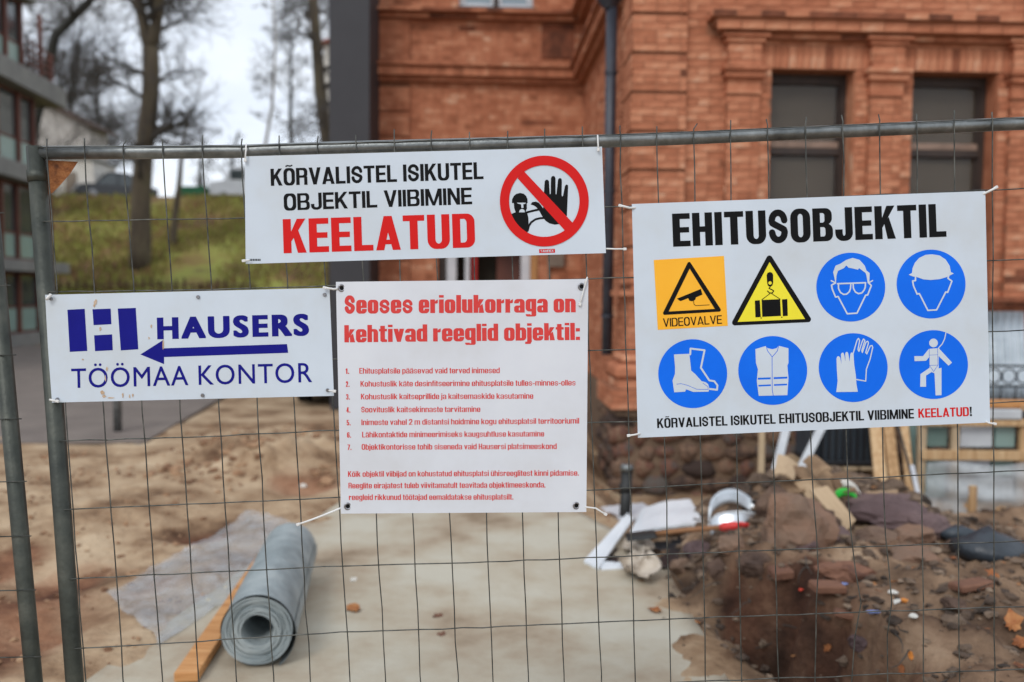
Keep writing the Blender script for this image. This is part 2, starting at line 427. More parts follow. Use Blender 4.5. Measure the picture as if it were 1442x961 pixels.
# ------------------------------------------------------------------ terrain
def sm(a, b, x):
    t = max(0.0, min(1.0, (x-a)/(b-a))); return t*t*(3-2*t)
def path_left(y): return -2.42+.142*y
def path_right(y): return 1.0-.55*sm(5.3, 7.4, y)
def mound_edge(y): return .98+.28*sm(5.0, 3.2, y)+.08*noise.noise(Vector((0, y*1.7, 3)))+.05*noise.noise(Vector((0, y*6, 3)))-.08*sm(5.2, 6.4, y)
RK0 = Vector((-4.2, 9.9, 0)); RK1 = Vector((-4.64, 13.3, 0)); RKD = (RK1-RK0).normalized(); RKN = Vector((-RKD.y, RKD.x, 0))
PITS = ((-2.22, 6.05, .09, .22), (-2.75, 5.1, .10, .3), (-1.85, 7.6, .10, .3), (-2.4, 4.3, .09, .25), (-3.3, 5.4, .08, .35))
def T(x, y):
    if y > 28:
        z = min(6.7, (y-28)*.394)
        z -= .5*sm(45, 42, y)*sm(28, 31, y)*0
        return z+.14*noise.noise(Vector((x*.2, y*.2, 1)))*sm(28, 31, y)*(1 if y < 45 else .3)
    z = 0.0
    n1 = noise.fractal(Vector((x*.9, y*.9, 5)), 1.0, 2.0, 5)
    n2 = noise.fractal(Vector((x*3.5, y*3.5, 9)), 1.0, 2.0, 4)
    # loose soil left of the path
    l = sm(path_left(y)-.02, path_left(y)-.5, x)*sm(13.5, 10, y)
    q = Vector((x, y, 0))-RK0; ins = min(q.dot(RKD), q.dot(RKN))
    l *= 1-.95*sm(-.1, .9, ins)
    z += l*(.045*n1+.022*n2+.02)
    for hx, hy, hh, hr in PITS: z -= l*hh*math.exp(-((x-hx)**2+(y-hy)**2)/hr**2)*(1+.6*n2)
    # spoil heaps left of the path, near the building
    for hx, hy, hh, hr in ((-2.35, 8.3, .24, .42), (-2.9, 9.2, .16, .6), (-1.95, 8.9, .2, .35), (-3.3, 6.5, .06, .5)):
        z += hh*math.exp(-((x-hx)**2+(y-hy)**2)/hr**2)*(1+.5*n2)
    # trench in front of the right hand section
    z -= .36*sm(.55, 1.2, x)*sm(6.2, 7.6, y)*sm(13.6, 12.5, y)
    # mound of earth and rubble
    e = mound_edge(y)
    nr = sm(4.65, 4.2, y)*sm(.8, 2, y)
    s = sm(e-.02+.28*nr, e+.3+.75*sm(4.7, 5.8, y)+.1*n1+.16*nr, x)
    z -= .24*nr*math.exp(-((x-e-.22-.05*n1)/.13)**2)*(1+.5*n2)
    h = .38-.05*sm(4.6, 5.6, y)+.08*math.exp(-((x-2.2)**2/.6+(y-6.0)**2/.5))
    h -= .2*sm(2.6, 3.2, x)*sm(4.2, 5.4, y)
    h *= sm(7.35, 6.35, y)
    h = h*sm(0.6, 2.2, y)
    z += s*h+sm(e-.1, e+.2, x)*(.045*n1+.07*n2)*sm(7.9, 7.0, y)*sm(.8, 2, y)
    n3 = noise.fractal(Vector((x*11, y*11, 2)), 1.0, 2.0, 3)
    z += sm(e-.1, e+.15, x)*sm(7.9, 7.0, y)*sm(.8, 2, y)*.026*n3+l*.010*n3
    # soil spilt over the edges of the path
    z += .05*max(0, n1*.8+n2*.5+.05)*(sm(path_left(y)+.28, path_left(y)+.0, x)+sm(path_right(y)-.4, path_right(y)+.0, x))*sm(12, 10, y)*(1-l)*(1-s)
    return z
def ground_hit(px, py):
    d = ray(px, py); t = 1.0; last = t
    while t < 120:
        p = CPOS+d*t
        if p.z < T(p.x, p.y):
            for _ in range(12):
                m = (last+t)/2; p = CPOS+d*m
                if p.z < T(p.x, p.y): t = m
                else: last = m
            return CPOS+d*t
        last = t; t *= 1.012
    return CPOS+d*t
def axis(a, b, step, far, grow=1.22):
    L = [a+step*i for i in range(int(round((b-a)/step))+1)]
    s = step; x = L[0]; pre = []
    while x > far[0]: s *= grow; x -= s; pre.append(x)
    s = step; x = L[-1]; post = []
    while x < far[1]: s *= grow; x += s; post.append(x)
    return pre[::-1]+L+post
XS = axis(-4.0, .6, .05, (-300, .65))+[.65+.032*i for i in range(80)]+[x for x in axis(3.2, 4.2, .055, (3.1, 300)) if x > 3.2]
XS = sorted(set(x for x in XS)); YS = [y for y in axis(2.6, 9.5, .04, (-60, 27.9)) if y < 28]+[28]
gv = [(x, y, T(x, y)) for y in YS for x in XS]; nx = len(XS)
gf = [(j*nx+i, j*nx+i+1, (j+1)*nx+i+1, (j+1)*nx+i) for j in range(len(YS)-1) for i in range(nx-1)]
# the turned-over earth of the mound is its own piece of terrain; one soil material runs over both
def earth_mix(x, y):
    """how much of the soil is mound rubble, reddish loam, darker earth (three masks)"""
    w_ = noise.fractal(Vector((x*1.6, y*1.6, 12)), 1.0, 2.0, 5); w2 = noise.fractal(Vector((x*4, y*4, 3)), 1.0, 2.0, 4)
    e = mound_edge(y)
    md = sm(-.12, .12, x-e+.12*w2)*sm(8.6, 7.6, y)
    lo = sm(.0, .5, path_left(y)-.12-x+.25*w_)*sm(5.4, 4.4, y-.7*w_)
    for hx, hy, hh, hr in PITS:
        d_ = math.sqrt((x-hx)**2+(y-hy)**2)/hr; lo = max(lo, sm(1.35, .5, d_-.6*w_-.3*w2)) if x < path_left(y)+.05 else lo
    dp = sm(-.1, .1, x-e+.1*w2)*sm(e+.75, e+.22, x+.35*w_+.15*w2)*sm(5.0, 4.5, y+.4*w_)  # darker soil colour in a band along the near cut bank
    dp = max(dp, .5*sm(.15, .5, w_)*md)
    return md, lo, dp
def soil_material():
    m = bpy.data.materials.new('site_soil'); m.use_nodes = True
    N = m.node_tree.nodes; L = m.node_tree.links; b = N['Principled BSDF']; b.inputs['Roughness'].default_value = .97
    b.inputs['Specular IOR Level'].default_value = .2
    tc = N.new('ShaderNodeTexCoord'); nz = N.new('ShaderNodeTexNoise'); nz.inputs['Scale'].default_value = 1.5; nz.inputs['Detail'].default_value = 14; nz.inputs['Roughness'].default_value = .62
    L.new(tc.outputs['Object'], nz.inputs['Vector'])
    def ramp(cols, lo=.33, hi=.64):
        c = N.new('ShaderNodeValToRGB'); e = c.color_ramp.elements
        while len(e) < len(cols): e.new(.5)
        for i, k in enumerate(cols): e[i].position = lo+(hi-lo)*i/(len(cols)-1); e[i].color = lin(k)
        L.new(nz.outputs['Fac'], c.inputs[0]); return c.outputs[0]
    cur = ramp([(96,72,54),(144,118,92),(172,148,120),(188,166,138)])
    for nm, cols in (('rubble_mask', [(54,43,36),(106,85,68),(144,119,96),(178,154,128)]), ('loam_mask', [(56,36,28),(104,70,52),(136,98,74),(158,122,96)]), ('dark_mask', [(24,17,14),(50,33,26),(82,55,42),(118,88,68)])):
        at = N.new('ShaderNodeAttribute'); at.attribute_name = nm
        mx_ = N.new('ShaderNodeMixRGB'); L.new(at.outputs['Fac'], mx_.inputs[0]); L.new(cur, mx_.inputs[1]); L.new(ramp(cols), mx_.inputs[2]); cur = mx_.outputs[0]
    L.new(cur, b.inputs['Base Color'])
    n2 = N.new('ShaderNodeTexNoise'); n2.inputs['Scale'].default_value = 16; n2.inputs['Detail'].default_value = 8; L.new(tc.outputs['Object'], n2.inputs['Vector'])
    bu = N.new('ShaderNodeBump'); bu.inputs['Strength'].default_value = 1; bu.inputs['Distance'].default_value = .03
    L.new(n2.outputs['Fac'], bu.inputs['Height']); L.new(bu.outputs[0], b.inputs['Normal'])
    return m
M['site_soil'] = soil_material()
def is_mound(f):
    x = sum(gv[i][0] for i in f)/4; y = sum(gv[i][1] for i in f)/4
    return x > path_right(y)-.35 and .6 < y < 8.2 and x < 9
fm = [f for f in gf if is_mound(f)]; fg = [f for f in gf if not is_mound(f)]
def sub(vs, fs):
    idx = {}; V = []; F = []
    for f in fs:
        q = []
        for i in f:
            if i not in idx: idx[i] = len(V); V.append(vs[i])
            q.append(idx[i])
        F.append(tuple(q))
    return V, F
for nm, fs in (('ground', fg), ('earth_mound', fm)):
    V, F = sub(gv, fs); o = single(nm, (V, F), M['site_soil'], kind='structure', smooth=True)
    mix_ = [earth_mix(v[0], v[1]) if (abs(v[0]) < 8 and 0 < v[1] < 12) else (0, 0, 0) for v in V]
    for k, an in enumerate(('rubble_mask', 'loam_mask', 'dark_mask')):
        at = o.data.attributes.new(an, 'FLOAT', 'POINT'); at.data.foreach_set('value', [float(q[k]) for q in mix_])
HX = axis(-34, 30, .8, (-300, 300)); HY = [28+.5*i for i in range(36)]+[46+2*i for i in range(10)]+[70, 90, 130, 200, 320]
hv = [(x, y, T(x, y)) for y in HY for x in HX]; nx = len(HX)
single('hill', (hv, [(j*nx+i, j*nx+i+1, (j+1)*nx+i+1, (j+1)*nx+i) for j in range(len(HY)-1) for i in range(nx-1)]), M['hill_grass'], kind='structure', smooth=True)
# concrete path: a thin slab that follows the ground
g = G()
def pathpt(u, v):
    y = .3+v*12.6
    a = path_left(y)+.03*noise.noise(Vector((y*2, 0, 0))); b = path_right(y)+.05*noise.noise(Vector((y*1.6, 4, 0)))
    x = a+(b-a)*u
    return (x, y, min(0.0, T(x, y))*(1 if u > .9 else 1)+.014+.004*noise.noise(Vector((x*2, y*2, 0))))
g.sheet(pathpt, 30, 150, .05)
single('concrete_path', g, M['concrete_path'], kind='structure', smooth=True)
# asphalt road on the left and its kerb
K0, kd, kn = RK0, RKD, RKN
g = G(); A = K0-kd*.25; B = K0+kd*17.5
g.sheet(lambda u, v: (lambda p: (p.x, p.y, .016))(A+(B-A)*v+kn*(.0+22*u)), 2, 2, .03)
single('road', g, M['asphalt'], kind='structure')
g = G()
g.bbox((-.14, 0, -.1), (-.001, 17.5, .03), .008, Matrix.Translation((A.x, A.y, 0)) @ Matrix.Rotation(math.atan2(-kd.x, kd.y), 4, 'Z'))
single('kerb', g, M['kerb'], kind='structure')

# ------------------------------------------------------------------ the mesh fence
FP0 = Vector((0, 2.27, 0)); FN = Vector((.025, -1, 0)).normalized()
def FPT(px, py, off=0.0):
    return on_plane(px, py, FP0+FN*off, FN)
RAIL = [(50, 215.3), (200, 215), (343, 213.3), (480, 208.5), (610, 205.3), (850, 199), (960, 195), (1200, 184.5), (1442, 174), (1560, 169), (1900, 154)]
def rail_y(x):
    for (a, b), (c, d) in zip(RAIL, RAIL[1:]):
        if x <= c: return b+(d-b)*(x-a)/(c-a)
    return RAIL[-1][1]
fence = thing('mesh_fence', 'galvanised wire mesh construction fence panel carrying the four signs', 'fence', FPT(721, 1300))
g = G(); g.tube([FPT(x, y) for x, y in RAIL], .0172, 14); part('top_rail', g, M['galv'], fence, smooth=True)
BOT = 1262
g = G(); g.tube([FPT(92, BOT), FPT(900, BOT-28), FPT(1900, BOT-78)], .0172, 12); part('bottom_rail', g, M['galv'], fence, smooth=True)
def post_pts(x0, y0, x1, y1, ybot, off=0.0):
    k = (ybot-y0)/(y1-y0)
    return [FPT(x0, y0, off), FPT(x1, y1, off), FPT(x0+(x1-x0)*k, ybot, off)]
g = G(); g.tube(post_pts(50, 207, 103, 930, 1330), .0225, 16); part('post', g, M['galv_green'], fence, smooth=True)
g = G(); g.tube([FPT(1840, 150), FPT(1842, 700), FPT(1844, 1300)], .0225, 12); part('post', g, M['galv_green'], fence, smooth=True)
# gusset plate in the corner
g = G()
pl = [(66, 226), (110, 228), (98, 246), (84, 262), (74, 272), (68, 274)]
n = len(pl)
V = [FPT(x, y, -.004) for x, y in pl]+[FPT(x, y, -.009) for x, y in pl]
g.add(V, [tuple(reversed(range(n))), tuple(range(n, 2*n))]+[(i, (i+1) % n, (i+1) % n+n, i+n) for i in range(n)])
part('gusset_plate', g, M['rust'], fence)
g = G(); g.tube([FPT(51.5, 240, .0), FPT(53, 256, .0)], .0245, 14); part('collar', g, M['galv_green'], fence, smooth=True)
TOPX = [66, 119, 174, 229, 285, 340, 393, 447, 501, 555, 607, 661, 715, 767, 820, 873, 925, 977, 1029, 1081, 1134.5, 1187, 1239, 1291, 1344, 1397, 1450]
BOTX = [118, 171.7, 226, 278, 331, 383, 435, 490.5, 541, 591, 643, 693, 743, 793, 845, 894, 944, 993, 1044, 1095, 1147, 1197, 1249, 1301, 1351, 1401, 1453]
TOPX += [1503, 1556, 1610]; BOTX += [1503, 1555, 1607]
WR = .0017
def wiggle(i, k, a): return a*noise.noise(Vector((i*3.7, k*.9, 2)))
kinks = {20: [(640, 0), (700, 2), (790, 9), (850, 3)], 21: [(700, 0), (760, 5), (850, 16), (920, 4)], 22: [(740, -2), (800, 5), (830, 14), (870, 2)]}
for i, (xt, xb) in enumerate(zip(TOPX, BOTX)):
    yt = rail_y(xt); tip = random.uniform(10, 17)
    bend = random.choice([0, 0, 0, 0, 0, -1, 1, -2, 5])
    pts = [(xt+bend, yt-7.5-tip), (xt, yt-7.5-tip*.4)]
    N_ = 22
    for k in range(N_+1):
        t = k/N_; y = yt-5+(BOT-25-yt)*t
        x = xt+(xb-xt)*((y-yt)/(925-yt))+wiggle(i, k, 2.0)
        if i in kinks:
            kk = [(400, 0)]+kinks[i]+[(1000, 0)]
            for (a, b), (c, d) in zip(kk, kk[1:]):
                if a <= y < c: x += b+(d-b)*(y-a)/(c-a)
        pts.append((x, y))
    g = G(); g.tube([FPT(x, y, .0196) for x, y in pts], WR, 5)
    part('wire', g, M['wire'], fence, smooth=True)
HROWS = [
 [(50, 207.5), (343, 206), (850, 191), (1442, 166), (1620, 158)],
 [(46, 313), (343, 307), (853, 292.5), (1404, 267.5), (1620, 257)],
 [(52, 412), (343, 407), (828, 393), (892, 391.5), (1391, 367.8), (1620, 358)],
 [(60, 514), (475, 506), (828, 494), (892, 492.3), (1390, 467.5), (1620, 457)],
 [(68, 622), (290, 615), (475, 606), (828, 595), (892, 593.5), (1394, 568), (1620, 557)],
 [(75, 718), (245, 711), (480, 700.8), (827, 690.8), (960, 683.8), (1442, 663.4), (1620, 656)],
 [(82, 816.5), (480, 797), (687, 792), (960, 779.5), (1442, 762), (1620, 756)],
 [(90, 914.8), (255, 905), (480, 890.5), (680, 883.8), (960, 871.3), (1442, 854), (1620, 847)],
 [(98, 1012), (480, 984), (960, 960.6), (1147, 953.7), (1442, 942.6), (1620, 936)],
 [(105, 1108), (960, 1050), (1620, 1026)], [(112, 1204), (960, 1140), (1620, 1116)]]
for j, row in enumerate(HROWS):
    pts = []
    for (a, b), (c, d) in zip(row, row[1:]):
        n = max(2, int((c-a)/26))
        for k in range(n): pts.append((a+(c-a)*k/n, b+(d-b)*k/n+wiggle(j+50, (a+(c-a)*k/n)/30, 1.6)))
    pts.append(row[-1])
    g = G(); g.tube([FPT(x, y, .0196-2*WR+.0002) for x, y in pts], WR, 5)
    part('wire', g, M['wire'], fence, smooth=True)
# the neighbouring panel at the left edge
fence2 = thing('mesh_fence', 'neighbouring fence panel whose leaning post stands at the far left', 'fence', FPT(20, 1300))
g = G(); g.tube(post_pts(-22, 207, 48, 961, 1340, -.03), .0215, 16); part('post', g, M['galv_green'], fence2, smooth=True)
g = G(); g.tube([FPT(-900, 222, -.03), FPT(-22, 214, -.03)], .0172, 12); part('top_rail', g, M['galv'], fence2, smooth=True)
for y0 in (300, 402, 500, 590, 678, 755, 831, 925, 1015):
    x1 = -18+(y0-214)*.083
    g = G(); g.tube([FPT(-900, y0+22, -.012), FPT(-300, y0+7, -.012), FPT(x1+17, y0, -.007)], WR, 5); part('wire', g, M['wire'], fence2, smooth=True)
for k in range(14):
    g = G(); g.tube([FPT(-70-54*k, 195, -.01), FPT(-10-54*k, 925, -.01), FPT(12-54*k, 1240, -.01)], WR, 5); part('wire', g, M['wire'], fence2, smooth=True)
g = G(); g.tube([FPT(-900, 1300, -.03), FPT(44, 1268, -.03)], .0172, 12); part('bottom_rail', g, M['galv'], fence2, smooth=True)
# coupler that clamps the two posts together
cp = thing('fence_coupler', 'steel clamp joining the two fence posts near the ground', 'clamp', FPT(95, 1180))
g = G(); g.bbox((-.075, -.03, -.02), (.035, .03, .02), .006, Matrix.Translation(FPT(95, 1180))); part('clamp_plate', g, M['galv'], cp)
g = G(); g.tube([FPT(80, 1180, .01), FPT(80, 1180, .05)], .009, 6); part('bolt', g, M['galv'], cp)

# ------------------------------------------------------------------ lettering
def union2d(adds, holes=()):
    """union2d_ on five hair's-breadth variants; the leanest result drops the rare bad fill"""
    C_ = []
    for j in range(5):
        r_ = random.Random(j); e = 0 if j == 0 else 1e-4*max(1.0, abs(adds[0][0][0])*.01)
        f_ = lambda L_: [[(x+r_.uniform(-e, e), y+r_.uniform(-e, e)) for x, y in p] for p in L_]
        V, F = union2d_(f_(adds), f_(holes))
        C_.append((sum(abs(sum(V[f[i]][0]*V[f[(i+1) % len(f)]][1]-V[f[(i+1) % len(f)]][0]*V[f[i]][1] for i in range(len(f)))) for f in F), j, V, F))
    C_.sort(key=lambda c: c[:2])
    return C_[0][2], C_[0][3]
def union2d_(adds, holes=()):
    """Boolean of flat polygons: everything in adds that is not in holes."""
    vs=[]; fs=[]
    for p in list(adds)+list(holes):
        n=len(vs); q=[Vector((x,y)) for x,y in p]
        ar=sum(q[i].x*q[(i+1)%len(q)].y-q[(i+1)%len(q)].x*q[i].y for i in range(len(q)))
        if ar<0: q.reverse()
        vs+=q; fs.append(list(range(n,n+len(q))))
    na=len(adds)
    V,E,F,ov,oe,of=delaunay_2d_cdt(vs,[],fs,0,1e-5)
    F=[f for f,o in zip(F,of) if any(i<na for i in o) and not any(i>=na for i in o)]
    ed={}
    for f in F:
        for i in range(len(f)):
            a,b=f[i],f[(i+1)%len(f)]; ed[(min(a,b),max(a,b))]=ed.get((min(a,b),max(a,b)),0)+1
    ed=[e for e,c in ed.items() if c==1]
    nb={}
    for a,b in ed: nb.setdefault(a,[]).append(b); nb.setdefault(b,[]).append(a)
    for v in list(nb):                       # drop points that lie on a straight run
        if len(nb[v])==2:
            a,b=nb[v]
            if a!=b and b not in nb[a]:
                d1=(V[v]-V[a]).normalized(); d2=(V[b]-V[v]).normalized()
                if d1.dot(d2)>.9995:
                    nb[a].remove(v); nb[b].remove(v); nb[a].append(b); nb[b].append(a); del nb[v]
    ids={v:i for i,v in enumerate(nb)}
    E2={(min(ids[a],ids[b]),max(ids[a],ids[b])) for a in nb for b in nb[a]}
    V2,_,F2,_,_,_=delaunay_2d_cdt([V[v] for v in nb],list(E2),[],0,1e-6)
    P=[V[v] for v in nb]; S=[(P[a],P[b]) for a,b in E2]
    def odd(f):
        x=sum(V2[i].x for i in f)/len(f); y=sum(V2[i].y for i in f)/len(f); c=False
        for p,q in S:
            if (p.y>y)!=(q.y>y) and x<(q.x-p.x)*(y-p.y)/(q.y-p.y)+p.x: c=not c
        return c
    F2=[f for f in F2 if odd(f)]
    area=lambda P_,Q: sum(abs(sum(P_[f[i]][0]*P_[f[(i+1)%len(f)]][1]-P_[f[(i+1)%len(f)]][0]*P_[f[i]][1] for i in range(len(f)))) for f in Q)
    a1,a2=area(V,F),area(V2,F2)
    if abs(a1-a2)>.004*a1: return [(v.x,v.y) for v in V],F
    return [(v.x,v.y) for v in V2],F2
_raw={}
def _bbox(t):
    cu=bpy.data.curves.new('t','FONT'); cu.body=t
    o=bpy.data.objects.new('t',cu)
    c=o.to_curve(bpy.context.evaluated_depsgraph_get()); x=[p.co.x for s in c.splines for p in s.bezier_points]
    bpy.data.objects.remove(o); bpy.data.curves.remove(cu); return min(x),max(x)
def raw(ch):
    if ch in _raw: return _raw[ch]
    cu=bpy.data.curves.new('t','FONT'); cu.body=ch
    o=bpy.data.objects.new('t',cu)
    c=o.to_curve(bpy.context.evaluated_depsgraph_get()); loops=[]
    for s in c.splines:
        P=[(p.co.copy(),p.handle_left.copy(),p.handle_right.copy()) for p in s.bezier_points]; L=[]
        for i in range(len(P)):
            a=P[i]; b=P[(i+1)%len(P)]
            d=(b[0]-a[0]); st=abs((a[2]-a[0]).cross(d).z)<1e-5 and abs((b[1]-b[0]).cross(d).z)<1e-5
            for k in range(1 if st else 5):
                t=k/5; u=1-t
                q=a[0]*u**3+a[2]*3*u*u*t+b[1]*3*u*t*t+b[0]*t**3
                if not L or (Vector((q.x,q.y))-Vector(L[-1])).length>1e-4: L.append((q.x,q.y))
        if len(L)>2: loops.append(L)
    bpy.data.objects.remove(o); bpy.data.curves.remove(cu)
    a=_bbox('H'+ch+'H'); h=_bbox('HH')
    _raw[ch]=(loops,(a[1]-a[0])-(h[1]-h[0])); return _raw[ch]
def inside(p,L):
    c=False; n=len(L)
    for i in range(n):
        (x1,y1),(x2,y2)=L[i],L[(i+1)%n]
        if (y1>p[1])!=(y2>p[1]) and p[0]<(x2-x1)*(p[1]-y1)/(y2-y1)+x1: c=not c
    return c
CAP=.682
_gl={}
def glyph(ch,k,ex,ey,warp=0):
    key=(ch,k,ex,ey,warp)
    if key in _gl: return _gl[key]
    if ch==' ': _gl[key]=([],[],.26*k+ex); return _gl[key]
    if ch=='J':
        st=.09; loops=[[(.30/1,0.682),(.30,.2),(.29,.09),(.25,.02),(.18,-.01),(.10,.0),(.04,.05),(.02,.12),(.02,.2),(.11,.2),(.12,.11),(.16,.075),(.19,.08),(.208,.12),(.208,.682)]]; adv=.38
        loops=[[(x*1.25,y) for x,y in loops[0]]]; adv*=1.25
    else: loops,adv=raw(ch)
    loops=[[(x*k,y) for x,y in L] for L in loops]
    if warp and (ch.islower() or ch in '-'):      # the heavy poster face has a tall x-height
        XH=.48
        loops=[[(x,y*1.16 if 0<y<=XH else (y if y<=0 else XH*1.16+(y-XH)*max(.2,(CAP+.03-XH*1.16)/(CAP+.03-XH)))) for x,y in L] for L in loops]
    dep=[sum(inside(L[0],M) for M in loops if M is not L)%2 for L in loops]
    adds=[L for L,d in zip(loops,dep) if d==0]; holes=[L for L,d in zip(loops,dep) if d]
    V,F=union2d_(adds,holes)
    if ex>0 or ey>0:
        pen=[(-ex,-ey*.6),(-ex,ey*.6),(-ex*.6,ey),(ex*.6,ey),(ex,ey*.6),(ex,-ey*.6),(ex*.6,-ey),(-ex*.6,-ey)] if ch in 'OSUoeascgdbpqC' else [(-ex,-ey),(ex,-ey),(ex,ey),(-ex,ey)]
        polys=[[V[i] for i in f] for f in F]
        for L in loops:
            for i in range(len(L)):
                a,b=L[i],L[(i+1)%len(L)]
                pts=[(q[0]+dx,q[1]+dy) for q in (a,b) for dx,dy in pen]
                polys.append([pts[j] for j in convex_hull_2d(pts)])
        V,F=union2d_(polys)
    _gl[key]=(V,F,adv*k+2*ex); return _gl[key]
def fit_k(s,asp,ex,ey,track=0.0,warp=0):
    h=CAP+2*ey; adv=0
    for ch in s: adv+=.26 if ch==' ' else (.475 if ch=='J' else raw(ch)[1])
    n=len(s); return max(.2,min(1.6,(asp*h-n*2*ex-(n-1)*track+s.count(' ')*ex)/(adv-.06)))
def text2d(s,k,ex,ey,track=0.0,warp=0):
    V=[];F=[];x=0
    for ch in s:
        v,f,a=glyph(ch,k,ex,ey,warp); n=len(V)
        V+=[(p[0]+x,p[1]) for p in v]; F+=[[i+n for i in q] for q in f]; x+=a+track
    x0=min(p[0] for p in V); x1=max(p[0] for p in V)
    h=CAP+2*ey
    return [((p[0]-x0)/(x1-x0),(p[1]+ey)/h) for p in V],F,(x1-x0)/h

def circ(cx, cy, r, n=48, ry=None, a0=0.0, a1=360.0):
    ry = ry or r; full = abs(a1-a0) >= 359.9
    return [(cx+r*math.cos(R(a0+(a1-a0)*i/(n if full else n-1))), cy+ry*math.sin(R(a0+(a1-a0)*i/(n if full else n-1)))) for i in range(n)]
def stroke(pts, wd, closed=False, cap=True):
    P = []; q = list(pts)+([pts[0]] if closed else [])
    for (x0, y0), (x1, y1) in zip(q, q[1:]):
        l = math.hypot(x1-x0, y1-y0) or 1; nx_, ny_ = -(y1-y0)/l*wd/2, (x1-x0)/l*wd/2
        P.append([(x0+nx_, y0+ny_), (x1+nx_, y1+ny_), (x1-nx_, y1-ny_), (x0-nx_, y0-ny_)])
    if cap or len(q) > 2:
        for x, y in (q if cap else q[1:-1]): P.append(circ(x, y, wd/2, 10))
    return P
# ---- a heavy condensed grotesque, drawn from parts (cap height 1, y up)
def rr_(x0, y0, x1, y1, r, q='1111', ry=None, n=6):
    """rounded box; q flags the corners bl br tr tl"""
    ry = ry or r; P = []
    for i, (cx, cy, a0, f) in enumerate(((x0+r, y0+ry, 180, q[0]), (x1-r, y0+ry, 270, q[1]), (x1-r, y1-ry, 0, q[2]), (x0+r, y1-ry, 90, q[3]))):
        if f == '1': P += [(cx+r*math.cos(R(a0+90*k/n)), cy+ry*math.sin(R(a0+90*k/n))) for k in range(n+1)]
        else: P.append(((x0, y0), (x1, y0), (x1, y1), (x0, y1))[i])
    return P
def bx_(x0, y0, x1, y1): return [(x0, y0), (x1, y0), (x1, y1), (x0, y1)]
def ess(w, s, b, h):
    """S: thick stroke along the spine, flat terminals"""
    r = (w-s)/2; t = b; x0, x1 = s/2, w-s/2; P = []
    hy = min(r*1.25, h*.24)
    def arc(cx, cy, a0, a1, n=7): return [(cx+r*math.cos(R(a0+(a1-a0)*k/n)), cy+hy*math.sin(R(a0+(a1-a0)*k/n))) for k in range(n+1)]
    top = arc(w/2, h-t/2-hy, 0, 180); bot = arc(w/2, t/2+hy, 0, -180)
    spine = [(x1, h*.70)]+top+[(x0, h*.66), (x0+.03*w, h*.60), (w*.38, h*.54), (w*.62, h*.46), (x1-.03*w, h*.40), (x1, h*.34)]+bot+[(x0, h*.30)]
    return stroke(spine, (s+b)/2, cap=False)
